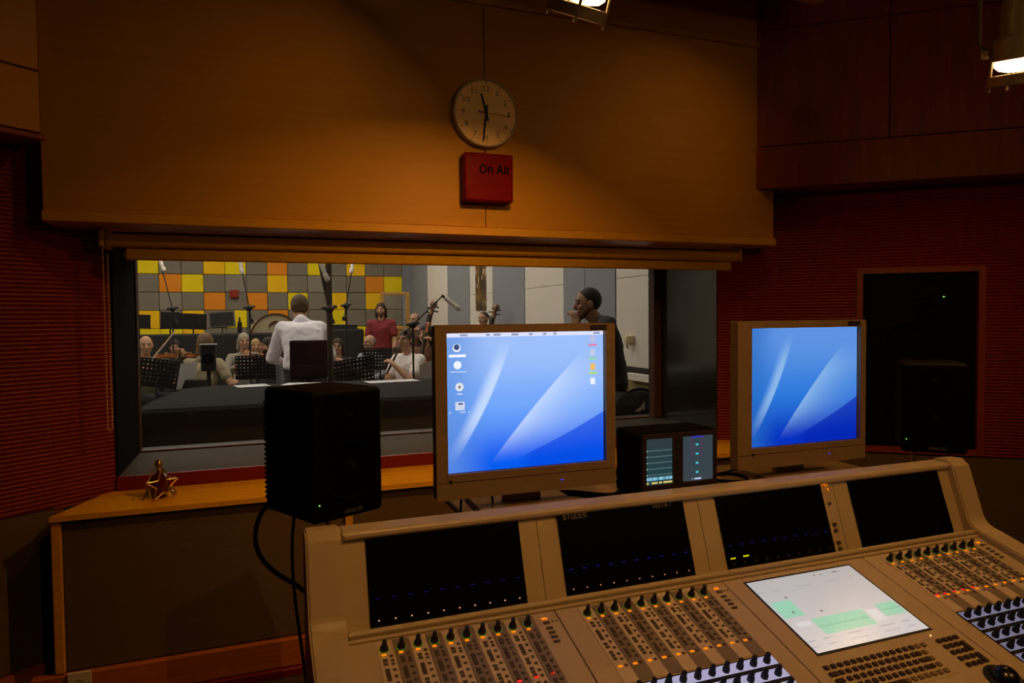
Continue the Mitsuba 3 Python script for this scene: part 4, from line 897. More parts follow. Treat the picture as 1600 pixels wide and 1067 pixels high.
def fiddle(name, label, cat, tail, scroll, face, size, mat_, group=None):
    """violin family instrument from its tail to its scroll, the belly towards face"""
    tail, scroll, face = (np.asarray(v, float) for v in (tail, scroll, face))
    d = scroll - tail; Lg = np.linalg.norm(d); d /= Lg; n_ = face - d * (face @ d); n_ /= np.linalg.norm(n_); x = np.cross(d, n_)
    M = frame(tail, x, d, n_); M[:3, :3] *= Lg
    t = thing(name, label, cat, group)
    o = unary_union([Point(0, 0.165).buffer(0.168), Point(0, 0.44).buffer(0.135), sbox(-0.093, 0.15, 0.093, 0.46)]).buffer(0.02).buffer(-0.02)
    cut = unary_union([Point(0.150, 0.315).buffer(0.070), Point(-0.150, 0.315).buffer(0.070)])
    o = o.difference(cut).simplify(0.004)
    m = prism(o, 0.085, frame((0, 0, -0.04), (1, 0, 0), (0, 1, 0))); m.apply_transform(M); put(t, 'body', m, mat_)
    for nm, mm, mt in (('fingerboard', box(-0.021, 0.021, 0.42, 0.875, 0.055, 0.075, 0.006), 'ink'), ('neck', box(-0.018, 0.018, 0.56, 0.90, 0.025, 0.058, 0.010), mat_), ('bridge', box(-0.035, 0.035, 0.285, 0.297, 0.045, 0.10, 0.004), 'gob_wood'), ('tailpiece', box(-0.024, 0.024, 0.0, 0.21, 0.058, 0.075, 0.006), 'ink')):
        mm.apply_transform(M); put(t, nm, mm, mt)
    sc_ = cat_([box(-0.016, 0.016, 0.875, 0.965, 0.015, 0.055, 0.010)] + [lathe([(0, -0.020), (0.030, -0.020), (0.030, 0.020), (0, 0.020)], 14, (1, 0, 0), (0, 0.972, 0.026))]); sc_.apply_transform(M); put(t, 'scroll', sc_, mat_)
    for i in range(4):
        sg = 1 if i % 2 else -1; p_ = cyl((sg * -0.02, 0.89 + 0.02 * i, 0.035), (sg * 0.065, 0.89 + 0.02 * i, 0.035), 0.0065, n=6); p_.apply_transform(M); put(t, 'peg', p_, 'ink')
    st = cat_([cyl((-0.012 + 0.008 * i, 0.2, 0.078), (-0.010 + 0.0065 * i, 0.88, 0.078), 0.0015, n=4) for i in range(4)]); st.apply_transform(M); put(t, 'strings', st, 'steel')
    return t
def bow(label, a, b):
    t = thing('bow', label, 'bow'); a, b = np.asarray(a, float), np.asarray(b, float)
    put(t, 'stick', tube(spline([a, (a + b) / 2 + [0, 0, 0.006], b], 8), 0.0045, 6), 'gob_wood'); put(t, 'hair', cyl(a - [0, 0, 0.018], b - [0, 0, 0.014], 0.003, n=5), 'paper'); put(t, 'frog', box(a[0] - 0.012, a[0] + 0.012, a[1] - 0.012, a[1] + 0.012, a[2] - 0.022, a[2] + 0.004, 0.003), 'ink')

def music_stand(label, c, yaw, tilt=0.35, w=0.50, h=0.33, roll=0.0, holes=True, group=None, m_='stand_black'):
    """c: middle of the desk; the player's side looks along yaw; the desk leans back by tilt"""
    t = thing('music_stand', label, 'music stand', group); c = np.asarray(c, float)
    f = np.array([math.cos(yaw), math.sin(yaw), 0]); side = np.array([-f[1], f[0], 0]); upv = Z3 * math.cos(tilt) - f * math.sin(tilt)
    side, upv = side * math.cos(roll) + upv * math.sin(roll), upv * math.cos(roll) - side * math.sin(roll)
    pl = sbox(-w / 2, -h / 2, w / 2, h / 2)
    if holes:
        nx, nz = 12, 7
        hs = [sbox(-w / 2 + (i + 0.32) * w / nx, -h / 2 + (j + 0.32) * h / nz, -w / 2 + (i + 0.72) * w / nx, -h / 2 + (j + 0.68) * h / nz) for i in range(nx) for j in range(1, nz)]
        pl = pl.difference(unary_union(hs))
    M = frame(c, side, upv); put(t, 'desk', prism(pl, 0.004, M), m_)
    m = box(-w / 2, w / 2, -h / 2, -h / 2 + 0.006, 0.0, 0.055); 
    M2 = frame(c, side, upv); m.apply_transform(M2); put(t, 'lip', m, m_)
    b0 = c - f * 0.03 - upv * 0.05; foot = np.array([b0[0], b0[1], FZ])
    put(t, 'pole', cyl(b0, foot + Z3 * 0.02, 0.012, n=10), m_)
    for k_ in range(3):
        a_ = yaw + 2.1 * k_; put(t, 'leg', cyl(foot + Z3 * 0.22, foot + np.array([math.cos(a_), math.sin(a_), 0]) * 0.30 + Z3 * 0.012, 0.009, n=8), m_)
    return c, side, upv, np.cross(side, upv)
def sheet(label, c, side, upv, w=0.22, h=0.31, bend=0.0, m_='paper'):
    t = thing('sheet_music', label, 'sheet of paper'); n_ = np.cross(side, upv)
    g = np.linspace(-1, 1, 7); v = [np.asarray(c) + side * (w / 2 * a_) + upv * (h / 2 * b_) + n_ * (bend * (1 - a_ * a_)) for b_ in (-1, 1) for a_ in g]
    f = []
    for i in range(6): f += [[i, i + 1, 8 + i], [i, 8 + i, 7 + i]]
    f2 = [q_[::-1] for q_ in f]; V = np.array(v)
    put(t, None, trimesh.Trimesh(np.vstack([V, V - n_ * 0.001]), f + [[a_ + 14 for a_ in q_] for q_ in f2], process=False), m_)

def mic_stand(label, base, clutch, tip, mic, r=0.011, m_='stand_black'):
    t = thing('microphone_stand', label, 'microphone stand')
    base, clutch, tip, mic = (np.asarray(v, float) for v in (base, clutch, tip, mic))
    put(t, 'pole', cyl(base + Z3 * 0.02, clutch, r, n=10), m_)
    put(t, 'boom', cyl(clutch + (clutch - tip) * 0.28, tip, r * 0.65, n=8), m_)
    put(t, 'clutch', cat_([ball(clutch, 0.045, 2, (1, 1, 0.9)), cyl(clutch - [0.07, 0.03, 0], clutch + [0.07, 0.03, 0.02], 0.016, n=10)]), m_)
    put(t, 'counterweight', cyl(clutch + (clutch - tip) * 0.22, clutch + (clutch - tip) * 0.30, 0.026, n=12), m_)
    for k_ in range(3):
        a_ = 0.5 + 2.1 * k_; put(t, 'leg', cyl(base + Z3 * 0.25, base + np.array([math.cos(a_), math.sin(a_), 0]) * 0.36 + Z3 * 0.012, 0.010, n=8), m_)
    t2 = thing('microphone', 'silver microphone hanging from ' + label.replace('black ', 'the '), 'microphone')
    d = mic - tip; d = d / np.linalg.norm(d)
    put(t2, 'holder', cyl(tip - d * 0.01, tip + d * 0.05, 0.014, n=10), 'stand_black')
    put(t2, 'barrel', lathe([(0, 0.03), (0.020, 0.03), (0.026, 0.05), (0.026, 0.16), (0.020, 0.165), (0, 0.165)], 16, d, tip), 'mic_silver', smooth=40)
    put(t2, 'grille', lathe([(0.022, 0.165), (0.030, 0.18), (0.030, 0.23), (0.018, 0.25), (0, 0.252)], 16, d, tip), 'mic_silver', smooth=40)
    return t

# the orchestra: positions of the heads in metres, faces towards the conductor or the window
CONDUCTOR = np.array([0.46, 7.53])
def face(p, q=CONDUCTOR): return math.atan2(q[1] - p[1], q[0] - p[0])

# conductor, seen from behind, bent over his score
co = Person('person from behind in a pale shirt bending forward before the orchestra, brown hair', (0.46, 7.62, 1.565), math.radians(92), seated=False, lean=0.48, nod=0.40, lh=(0.15, 0.52, 0.98), rh=(-0.16, 0.50, 0.96), shirt=(0.80, 0.78, 0.86), trousers=(0.06, 0.055, 0.06), hair='short', hair_c=(0.085, 0.05, 0.022), fine=True, bulk=1.16, droop=0.06, crane=0.04)
chair('dark red chair back right behind the bending man in the pale shirt', 0.48, 6.94, math.radians(90), 0.62, 1.345, pad='chair_red' if 'chair_red' in scene else mat('chair_red', (0.028, 0.014, 0.016), 0.8, 0.1), w=0.34)
music_stand('low black music stand in front of the man in the pale shirt', (0.48, 8.25, 0.80), math.radians(-90), 0.7, group=None)

def seat_for(p, label):
    x, y = p.w((0, 0, 0))[:2]; chair(label, x, y, p.yaw, 0.335 * p.sc, 0.76 * p.sc, w=0.40)

def violinist(label, head, yaw, shirt, vl, bl, sl, **kw):
    up_ = 0.45
    p = Person(label, head, yaw, True, lh=(0.27, 0.46, 1.02), rh=(-0.24, 0.36, 0.84), shirt=shirt, turn=0.35, nod=0.05, **kw)
    tail, scr = p.w((0.085, 0.115, 1.00)), p.w((0.315, 0.56, 1.035))
    fiddle('violin', vl, 'violin', tail, scr, (-0.25 * math.cos(yaw), -0.25 * math.sin(yaw), 1), 0.6, 'violin_wood')
    if bl: bow(bl, p.w((-0.25, 0.47, 0.86)), p.w((0.27, 0.27, 1.34)))
    if sl: seat_for(p, sl)
    return p
violinist('person in an olive shirt with short fair hair at the left end of the orchestra', (-1.36, 10.43, 1.11), face((-1.36, 10.43)), (0.085, 0.085, 0.05), 'violin of the man in the olive shirt', 'bow raised beside the man in the olive shirt', 'black chair of the man in the olive shirt', hair='fringe', hair_c=(0.10, 0.06, 0.03))
violinist('person with long dark hair playing beside the man in the olive shirt', (-1.155, 11.97, 1.02), face((-1.155, 11.97)), (0.022, 0.02, 0.02), 'reddish violin of the woman with long dark hair', None, 'black chair of the woman with long dark hair', hair='long', hair_c=(0.018, 0.010, 0.007))
pb = Person('person from behind in a beige shirt with brown hair, sitting behind the small loudspeaker', (-0.56, 9.38, 1.15), math.radians(65), True, lean=0.12, shirt=(0.28, 0.235, 0.15), trousers=(0.12, 0.10, 0.07), hair='wavy', hair_c=(0.13, 0.075, 0.035), lh=(0.25, 0.30, 0.72), rh=(-0.28, 0.26, 0.70), sleeve='short')
seat_for(pb, 'black chair under the person in the beige shirt seen from behind')
p4 = Person('person with grey hair and a light top, left of the blond player', (-0.14, 11.36, 1.11), face((-0.14, 11.36)), True, shirt=(0.27, 0.25, 0.20), hair='wavy', hair_c=(0.30, 0.26, 0.20), lh=(0.16, 0.32, 0.80), rh=(-0.16, 0.32, 0.80))
seat_for(p4, 'black chair of the grey haired player')
p5 = Person('person with blond hair between the grey haired player and the bearded player', (0.03, 12.08, 1.01), face((0.03, 12.08)), True, shirt=(0.05, 0.045, 0.04), hair='long', hair_c=(0.34, 0.22, 0.09))
seat_for(p5, 'black chair of the blond player')
p6 = violinist('bearded person in a dark suit just left of the man in the pale shirt', (0.19, 10.6, 1.06), math.radians(215), (0.055, 0.055, 0.075), 'violin of the bearded player', None, 'black chair of the bearded player', hair='short', hair_c=(0.02, 0.014, 0.01), beard=(0.03, 0.02, 0.015))
p7 = Person('person with dark hair holding a hand up, directly right of the thick microphone pole', (1.155, 10.43, 1.035), face((1.155, 10.43), (0.2, 7.2)), True, shirt=(0.045, 0.04, 0.035), hair='wavy', hair_c=(0.03, 0.018, 0.012), lh=(0.16, 0.36, 0.92), rh=(-0.12, 0.30, 0.78), glasses=True)
seat_for(p7, 'black chair of the dark haired player right of the pole')
p8 = Person('balding person with grey hair in front of the person in the red shirt', (1.73, 11.12, 1.06), math.radians(225), True, shirt=(0.24, 0.25, 0.28), hair='fringe', hair_c=(0.26, 0.24, 0.21), glasses=True, turn=0.3)
seat_for(p8, 'black chair of the balding player')
p9 = Person('person in a white tee shirt with glasses playing a clarinet', (1.82, 8.71, 1.17), math.radians(215), True, shirt=(0.72, 0.68, 0.66), sleeve='short', trousers=(0.05, 0.05, 0.06), hair='short', hair_c=(0.06, 0.04, 0.025), glasses=True, lh=(0.05, 0.27, 0.86), rh=(-0.03, 0.34, 0.72), bulk=1.08)
seat_for(p9, 'black chair of the player in the white tee shirt')
t = thing('clarinet', 'black clarinet held by the player in the white tee shirt', 'clarinet')
a_, b_ = p9.w((0.0, 0.13, 1.085)), p9.w((0.0, 0.48, 0.62)); d_ = (b_ - a_) / np.linalg.norm(b_ - a_); Lc = np.linalg.norm(b_ - a_)
put(t, 'tube', lathe([(0, 0), (0.006, 0), (0.011, 0.06), (0.014, 0.07), (0.0145, Lc - 0.10), (0.018, Lc - 0.05), (0.034, Lc), (0.030, Lc), (0, Lc - 0.03)], 14, d_, a_), 'ink', smooth=40)
put(t, 'keys', cat_([cyl(a_ + d_ * x + [0.015, -0.008, 0.005], a_ + d_ * (x + 0.03) + [0.015, -0.008, 0.005], 0.004, n=6) for x in np.arange(0.12, Lc - 0.12, 0.055)]), 'steel', kind='stuff')
p10 = Person('person in a brown top playing a cello behind the player in the white tee shirt', (2.37, 10.0, 1.20), math.radians(232), True, shirt=(0.12, 0.055, 0.035), hair='wavy', hair_c=(0.02, 0.013, 0.01), lh=(0.24, 0.26, 1.05), rh=(-0.22, 0.36, 0.72))
seat_for(p10, 'black chair of the cello player')
fiddle('cello', 'orange brown cello of the player behind the white tee shirt', 'cello', p10.w((0.0, 0.42, 0.20)), p10.w((0.12, 0.14, 1.30)), p10.w((0, 1.4, 0.9)) - p10.w((0, 0, 0.3)), 1.2, 'violin_wood')
pr = Person('standing person in a dark red shirt with dark hair at the back of the studio', (2.08, 12.05, 1.59), math.radians(250), False, shirt=(0.20, 0.028, 0.034), trousers=(0.10, 0.085, 0.07), sleeve='short', hair='wavy', hair_c=(0.035, 0.02, 0.012), lh=(0.22, 0.16, 0.86), rh=(-0.22, 0.14, 0.86), beard=(0.10, 0.06, 0.04), bulk=1.1)
def bassist(label, head, yaw, bl, tail_off, scroll, **kw):
    p = Person(label, head, yaw, False, lh=(0.28, 0.24, 1.42), rh=(-0.15, 0.42, 0.98), **kw)
    tail = p.w((0.20, 0.40, 0.12)); fiddle('double_bass', bl, 'double bass', tail, scroll, p.w((0, 2.0, 0.3)) - p.w((0, 0, 0)), 1.8, 'bass_wood')
    return p
bassist('bald person standing with a double bass above the cello player', (2.46, 11.12, 1.41), math.radians(225), 'dark double bass whose scroll rises left of the nearer monitor', 0, (2.72, 10.70, 1.70), shirt=(0.10, 0.05, 0.04), hair='fringe', hair_c=(0.07, 0.05, 0.035))
bassist('person whose head shows just above the nearer monitor, beside a double bass scroll', (3.30, 10.06, 1.42), math.radians(215), 'double bass whose scroll shows above the nearer monitor', 0, (3.46, 9.85, 1.62), shirt=(0.05, 0.04, 0.04), hair='cropped', hair_c=(0.06, 0.04, 0.03))
# man standing close to the window at the right, hand at his mouth
pm = Person('person in a dark tee shirt in profile near the window, hand at the mouth', (2.50, 4.95, 1.545), math.radians(162), False, lean=0.14, nod=0.08, lh=(0.06, 0.29, 1.44), rh=(-0.06, 0.28, 1.15), crane=0.055, droop=0.0, shirt=(0.055, 0.055, 0.06), trousers=(0.03, 0.03, 0.035), sleeve='short', hair='cropped', hair_c=(0.030, 0.022, 0.016), beard=(0.20, 0.11, 0.065), fine=True, bulk=1.08, curl=1.1, skin=(0.46, 0.26, 0.15))

# music stands, sheets, microphones
P = 'perforated music stands of the orchestra'
c, sd, uv_, nn = music_stand('perforated black music stand leaning at the far left below the man in olive', (-1.07, 9.05, 0.825), math.radians(95), 0.30, 0.52, 0.36, roll=0.16)
sheet('white sheet of music on the right edge of the leftmost perforated stand', c + sd * -0.32 + Z3 * 0.0 - nn * 0.01 + uv_ * 0.01, (sd * 0.8 - nn * 0.6), uv_, 0.24, 0.33)
c, sd, uv_, nn = music_stand('perforated black music stand left of the man in the pale shirt', (0.035, 8.95, 0.862), math.radians(90), 0.2, 0.50, 0.30)
sheet('white sheet of music hanging at the right of the stand before the bearded player', c + sd * -0.36 + uv_ * -0.06, sd, uv_, 0.20, 0.30)
c, sd, uv_, nn = music_stand('perforated black music stand just right of the thick microphone pole', (1.06, 8.10, 0.82), math.radians(100), 0.35, 0.52, 0.36, roll=-0.14)
sheet('white sheet of music between the thick microphone pole and the perforated stand', c + sd * 0.34 + uv_ * -0.03, sd * 0.8 + nn * 0.6, uv_, 0.22, 0.36)
music_stand('upright perforated black music stand below the balding player', (1.57, 9.22, 0.905), math.radians(80), 0.12, 0.46, 0.30)
c, sd, uv_, nn = music_stand('perforated black music stand partly behind the nearer monitor', (2.07, 7.95, 0.84), math.radians(110), 0.4, 0.46, 0.30, roll=-0.3)
sheet('white sheet of music leaning left of the nearer monitor', c + sd * 0.20 - nn * 0.03, sd, uv_, 0.20, 0.36)
mic_stand('black boom stand at the far left before the tiles', (-1.09, 11.1, FZ), (-1.09, 11.1, 1.61), (-1.26, 11.18, 2.36), (-1.20, 11.1, 2.20))
mic_stand('black boom stand above the grey haired player', (-0.047, 9.96, FZ), (-0.047, 9.96, 1.60), (-0.158, 10.03, 2.295), (-0.13, 9.99, 2.10))
mat('pole_brown', (0.06, 0.045, 0.03), 0.5, 0.3)
t = mic_stand('thick dark brown pole right of the man in the pale shirt', (0.685, 6.82, FZ), (0.685, 6.82, 1.54), (0.60, 6.86, 2.03), (0.66, 6.82, 1.86), r=0.028, m_='pole_brown')
put(t, 'pole_extension', cyl((0.685, 6.82, 1.50), (0.685, 6.82, 2.6), 0.028, n=14), 'pole_brown', smooth=40)
mic_stand('black boom stand left of the person in the red shirt', (1.2, 9.71, FZ), (1.2, 9.71, 1.62), (1.32, 9.70, 2.30), (1.27, 9.66, 2.08))
mic_stand('black boom stand reaching up right from behind the white tee shirt', (1.62, 7.4, FZ), (1.62, 7.4, 1.37), (1.93, 7.30, 1.68), (2.0, 7.27, 1.62))
for i in range(1): pass

# covered grand piano under the window, small loudspeaker on a stand
t = thing('covered_piano', 'long black cloth covered piano standing just behind the window', 'piano')
pg = Polygon([(-0.64, 4.50), (-0.60, 5.0), (-0.50, 5.72), (-0.30, 5.88), (0.4, 5.86), (2.0, 5.72), (2.0, 4.50)]).buffer(0.05)
n_pg = []
for off, z in ((0.035, 0.18), (0.02, 0.5), (0.0, 0.86), (-0.012, 0.905), (-0.04, 0.925)): n_pg.append((np.array(pg.buffer(off).exterior.coords)[:-1], z))
from shapely.geometry import LinearRing
ring = lambda r_, n=140: np.array([LinearRing(r_).interpolate(i / n, normalized=True).coords[0] for i in range(n)])
V = np.vstack([np.c_[ring(r_), np.full(140, z)] for r_, z in n_pg]); V[:140, :2] += 0.02 * (meshkit.fbm(V[:140] * 5, 3)[:, None] - 0.5); F_ = []
for i in range(4):
    for j in range(140):
        k_ = (j + 1) % 140; F_ += [[i * 140 + j, (i + 1) * 140 + j, (i + 1) * 140 + k_], [i * 140 + j, (i + 1) * 140 + k_, i * 140 + k_]]
tp = trimesh.Trimesh(V, F_, process=False)
if tp.face_normals[np.argmin(tp.triangles_center[:, 1])][1] > 0: tp.invert()
cap = prism(Polygon(V[-140:, :2]), 0.001, frame((0, 0, 0.9245), (1, 0, 0), (0, 1, 0)))
put(t, 'cover', cat_([tp, cap]), 'cloth_black')
for x, y in ((-0.3, 5.2), (1.8, 4.7), (1.8, 5.5)): put(t, 'leg', cyl((x, y, FZ), (x, y, 0.3), 0.05, 0.06, n=16), 'stand_black')
for i, (x, y, a_, lab) in enumerate(((1.05, 5.62, 0.1, 'white sheets lying on the back edge of the covered piano'), (0.35, 5.70, -0.3, 'white sheet lying on the covered piano below the pale shirt'), (-0.02, 5.72, 0.2, 'white sheet lying at the left on the covered piano'))):
    sheet(lab, (x, y, 0.930), np.array([math.cos(a_), math.sin(a_), 0]), np.array([-math.sin(a_), math.cos(a_), 0]), (0.42, 0.28, 0.24)[i], 0.22)
t = thing('talkback_speaker', 'small black box loudspeaker on a pole in front of the beige shirt', 'speaker')
put(t, 'box', box(-0.545, -0.395, 8.21, 8.36, 0.885, 1.165, 0.012), 'stand_black'); put(t, 'top_edge', box(-0.56, -0.38, 8.20, 8.37, 1.165, 1.18, 0.004), 'studio_grey', label='pale top edge')
put(t, 'cone', lathe([(0.055, 0), (0.05, 0.004), (0.02, -0.004), (0, 0.004)], 20, (0, -1, 0), (-0.47, 8.208, 1.02)), 'rubber')
put(t, 'pole', cyl((-0.47, 8.285, FZ + 0.01), (-0.47, 8.285, 0.885), 0.022, n=12), 'stand_black'); put(t, 'base', lathe([(0, 0), (0.2, 0), (0.2, 0.012), (0, 0.02)], 24, Z3, (-0.47, 8.285, FZ)), 'stand_black')

# percussion and furniture along the back of the studio
t = thing('bass_drum', 'large drum with a tan shell standing before the tiles left of the pale shirt', 'drum')
dc = np.array([0.345, 13.45, 1.10])
put(t, 'shell', lathe([(0.37, -0.22), (0.425, -0.22), (0.425, 0.22), (0.37, 0.22)], 44, (0.15, -1, 0.05), dc), 'drum_shell', smooth=40)
put(t, 'head', lathe([(0.415, 0.215), (0.0, 0.222)], 44, (0.15, -1, 0.05), dc), 'drum_skin' if 'drum_skin' in scene else mat('drum_skin', (0.33, 0.28, 0.17), 0.6, 0.2))
put(t, 'hoop', lathe([(0.415, 0.20), (0.445, 0.20), (0.445, 0.235), (0.415, 0.235), (0.415, 0.20)], 44, (0.15, -1, 0.05), dc), 'brown_frame', smooth=40)
put(t, 'badge', prism(Polygon([(0.16 * math.cos(a), 0.25 * math.sin(a)) for a in np.linspace(0.7, 2.44, 9)] + [(0.14 * math.cos(a), 0.20 * math.sin(a)) for a in np.linspace(2.44, 0.7, 9)]), 0.002, frame(dc + np.array([0.035, -0.228, 0.07]), (1, 0.15, 0), (0, 0.05, 1))), 'brown_frame', label='dark curved badge')
put(t, 'frame', cat_([cyl(dc + [s_ * 0.30, 0, -0.2], dc + [s_ * 0.34, 0.1, -1.17 - FZ * -1 + 0.0], 0.02, n=8) for s_ in (-1, 1)]), 'stand_black')
def timpani(label, x, y):
    t = thing('timpani', label, 'kettledrum')
    put(t, 'bowl', lathe([(0, 0.15), (0.18, 0.20), (0.32, 0.42), (0.36, 0.72), (0.36, 0.76)], 36, Z3, (x, y, FZ)), mat('copper_dark', (0.05, 0.032, 0.018), 0.4, 0.5) if 'copper_dark' not in scene else 'copper_dark', smooth=40)
    put(t, 'skin', lathe([(0.355, 0.765), (0, 0.768)], 36, Z3, (x, y, FZ)), 'drum_skin'); put(t, 'hoop', lathe([(0.35, 0.75), (0.375, 0.75), (0.375, 0.785), (0.35, 0.785), (0.35, 0.75)], 36, Z3, (x, y, FZ)), 'stand_black')
    for k_ in range(3): a = 2.1 * k_; put(t, 'leg', cyl((x + 0.3 * math.cos(a), y + 0.3 * math.sin(a), FZ + 0.5), (x + 0.36 * math.cos(a), y + 0.36 * math.sin(a), FZ), 0.02, n=8), 'stand_black')
timpani('dark kettledrum behind the woman with long dark hair', -1.7, 13.75); timpani('dark kettledrum behind the blond player', 1.15, 13.7)
def covered_table(label, x0, x1, y0, y1, z, m_='cloth_black'):
    t = thing('percussion_table', label, 'table')
    put(t, 'cloth', box(x0, x1, y0, y1, FZ + 0.12, z, 0.03), m_)
    for x in (x0 + 0.1, x1 - 0.1):
        for y in (y0 + 0.1, y1 - 0.1): put(t, 'leg', cyl((x, y, FZ), (x, y, FZ + 0.2), 0.02, n=8), 'stand_black')
covered_table('long table under black cloth in front of the tiles and the drum', -2.1, 0.72, 12.62, 12.95, 1.215); covered_table('black covered instrument table between the kettledrums and the drum', -0.85, -0.15, 13.55, 13.95, 1.20)
covered_table('black covered keyboard table left of the person in the red shirt', 0.75, 1.85, 12.5, 13.0, 1.26)
t = thing('glockenspiel', 'low dark bar instrument on the black covered table left of the red shirt', 'glockenspiel')
put(t, 'frame', cat_([box(1.1, 1.75, 12.6, 12.63, 1.262, 1.33), box(1.1, 1.75, 12.86, 12.89, 1.262, 1.33)]), 'stand_black')
for i in range(14): put(t, 'bar', box(1.12 + 0.045 * i, 1.155 + 0.045 * i, 12.58 + 0.002 * i, 12.91 - 0.002 * i, 1.33, 1.342, 0.003), 'lamp_dark')
for (x, y, z, w, h, lab) in ((-1.80, 13.12, 1.43, 0.34, 0.24, 'solid black music stand at the far left before the tiles'), (-1.33, 13.15, 1.44, 0.30, 0.30, 'solid black music stand tilted before the amber tile'), (-0.97, 13.15, 1.42, 0.42, 0.28, 'wide solid black music stand before the grey and amber tiles')):
    music_stand(lab, (x, y, z), math.radians(90), 0.25, w, h, roll=0.05, holes=False, m_='studio_dark')
c, sd, uv_, nn = music_stand('solid black music stand with a sheet left of the drum', (-0.52, 13.30, 1.455), math.radians(-90), 0.25, 0.44, 0.30, roll=0.08, holes=False, m_='lamp_dark')
sheet('dark edged sheet of music on the stand left of the drum', c + nn * 0.012, sd, uv_, 0.38, 0.24, m_='studio_dark')
t = thing('bottle', 'dark bottle standing in front of the yellow tile left of the drum', 'bottle'); put(t, None, lathe([(0, 0), (0.038, 0), (0.040, 0.01), (0.040, 0.17), (0.016, 0.23), (0.015, 0.29), (0, 0.29)], 18, Z3, (-0.235, 13.75, 1.20)), 'ink', smooth=40)
t = thing('wall_box', 'small red box fixed to the grey tiles', 'box'); put(t, 'case', box(-0.47, -0.29, SY1 - 0.13, SY1 - 0.05, 1.93, 2.10, 0.01), mat('box_red', (0.28, 0.03, 0.015), 0.6, 0.2)); put(t, 'lid', box(-0.455, -0.305, SY1 - 0.137, SY1 - 0.13, 1.945, 2.085, 0.003), 'box_red')
# framed glass screen behind the person in the red shirt
t = thing('glass_screen', 'wooden framed glass screen with a solid lower panel behind the person in the red shirt', 'screen')
gx0, gx1, gy = 2.20, 2.74, 12.75
for x in (gx0, gx1 - 0.07): put(t, 'post', box(x, x + 0.07, gy, gy + 0.06, FZ + 0.02, 1.93, 0.006), 'gob_wood')
put(t, 'top_rail', box(gx0 + 0.07, gx1 - 0.07, gy, gy + 0.06, 1.87, 1.93, 0.006), 'gob_wood'); put(t, 'middle_rail', box(gx0 + 0.07, gx1 - 0.07, gy, gy + 0.06, 1.23, 1.29, 0.006), 'gob_wood')
put(t, 'panel', box(gx0 + 0.07, gx1 - 0.07, gy + 0.015, gy + 0.045, FZ + 0.05, 1.23), 'gob_wood'); put(t, 'pane', quad((gx0 + 0.07, gy + 0.03, 1.29), (gx1 - 0.07, gy + 0.03, 1.29), (gx1 - 0.07, gy + 0.03, 1.87), (gx0 + 0.07, gy + 0.03, 1.87)), 'glass')
for x in (gx0 + 0.035, gx1 - 0.035): put(t, 'foot', box(x - 0.04, x + 0.04, gy - 0.25, gy + 0.3, FZ, FZ + 0.04, 0.008), 'gob_wood')
# right studio wall: poster, intercom, duct; bag on a case by the window
t = thing('wall_poster', 'narrow tall brown poster on the white stripe of the studio wall', 'poster')
def poster_tex(p, n, uv):
    a = mikit.fbm(p.y * 7, p.z * 5, 1.0, 4); b_ = mikit.fbm(p.y * 12, p.z * 9, 7.0, 3)
    c_ = mikit.mix((0.16, 0.085, 0.03), (0.05, 0.035, 0.022), mikit.smoothstep(0.35, 0.65, a)); c_ = mikit.mix(c_, (0.50, 0.38, 0.24), mikit.smoothstep(0.58, 0.72, b_))
    return mikit.mix(c_, (0.025, 0.022, 0.02), mikit.smoothstep(1.75, 1.65, p.z) * 0.6)
mat('poster_print', None, 0.5, 0.3, tex=mikit.proc(poster_tex))
put(t, 'print', box(SX1 - 0.012, SX1 - 0.001, 10.90, 11.46, 1.56, 2.34, 0.002), 'poster_print')
t = thing('wall_intercom', 'small cream intercom on the white wall panel near the window', 'intercom')
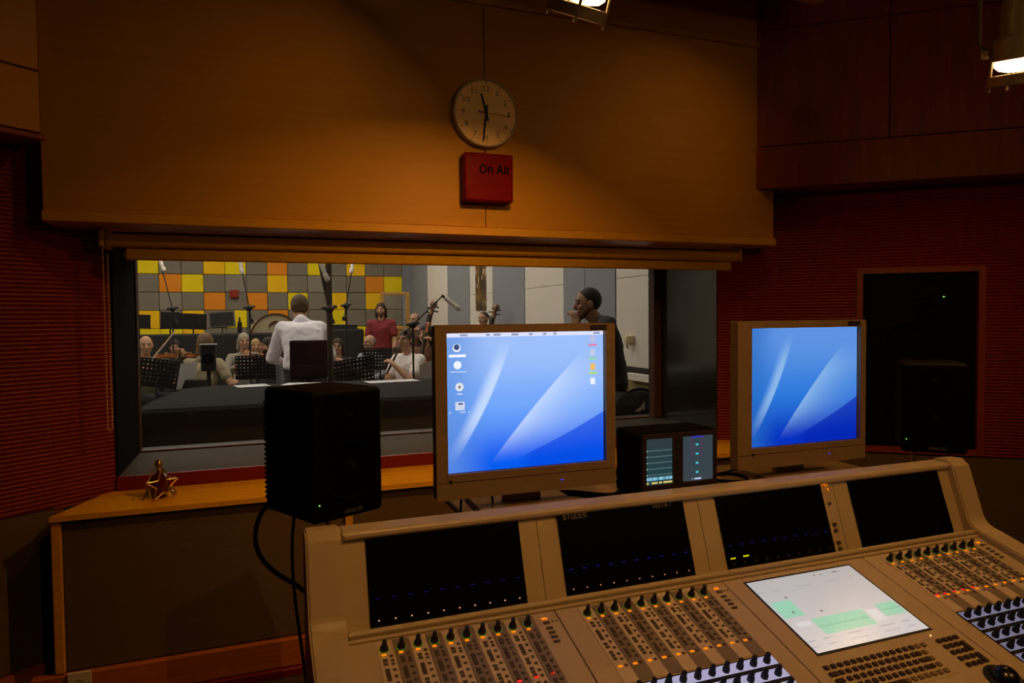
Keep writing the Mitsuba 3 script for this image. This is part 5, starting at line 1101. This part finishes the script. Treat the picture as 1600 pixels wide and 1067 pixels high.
put(t, 'case', box(SX1 - 0.05, SX1 - 0.001, 6.14, 6.28, 1.165, 1.245, 0.012), 'gob_cream' if 'gob_cream' in scene else mat('gob_cream', (0.62, 0.53, 0.30), 0.5, 0.3)); put(t, 'handset', tube(spline([(SX1 - 0.065, 6.17, 1.24), (SX1 - 0.075, 6.17, 1.19), (SX1 - 0.06, 6.19, 1.12)], 10), 0.014, 8), 'gob_cream')
t = thing('cable_duct', 'white cable duct under the rail of the studio wall', 'duct'); put(t, None, box(SX1 - 0.06, SX1 + 0.004, YO + 0.2, 6.20, 0.79, 0.865, 0.006), 'studio_white')
t = thing('flight_case', 'low black case under the bag by the window', 'case'); put(t, 'body', box(2.37, 3.0, 4.32, 4.72, FZ + 0.03, 0.695, 0.012), 'stand_black')
for x in (2.39, 2.98): put(t, 'edge', box(x - 0.012, x + 0.012, 4.312, 4.322, FZ + 0.03, 0.695), 'lamp_dark')
t = thing('sports_bag', 'black bag with a white leaping animal mark lying behind the window', 'bag')
bm = mtri(m3.Manifold.hull_points(np.vstack([np.array([x, y, z]) + SPH * 0.045 for x, y, z in ((2.10, 4.5, 0.845), (2.60, 4.5, 0.845), (2.10, 4.7, 0.845), (2.60, 4.7, 0.845), (2.22, 4.55, 0.925), (2.50, 4.55, 0.925), (2.22, 4.68, 0.92), (2.50, 4.68, 0.92))])), 0.03, 3)
bm.apply_translation([0.34, -0.05, -0.10]); bm.vertices = np.array(bm.vertices) + bm.vertex_normals * (meshkit.fbm(np.array(bm.vertices) * 12, 3)[:, None] - 0.5) * 0.03
put(t, 'body', bm, 'cloth_black', smooth=True)
cat_pts = [(-0.060, -0.035), (-0.035, -0.012), (-0.012, -0.004), (0.005, 0.012), (0.030, 0.042), (0.022, 0.012), (0.038, 0.006), (0.020, -0.006), (0.026, -0.034), (0.006, -0.016), (-0.012, -0.022), (-0.020, -0.040), (-0.030, -0.026)]
put(t, 'emblem', prism(Polygon(cat_pts), 0.003, frame((2.645, 4.386, 0.775), (1, 0.0, 0), (0, 0.25, 0.97))), 'paper', label='white leaping animal mark')
put(t, 'handle', tube(spline([(2.59, 4.53, 0.855), (2.64, 4.51, 0.885), (2.76, 4.51, 0.885), (2.81, 4.53, 0.855)], 14), 0.010, 8), 'cloth_black', smooth=True)
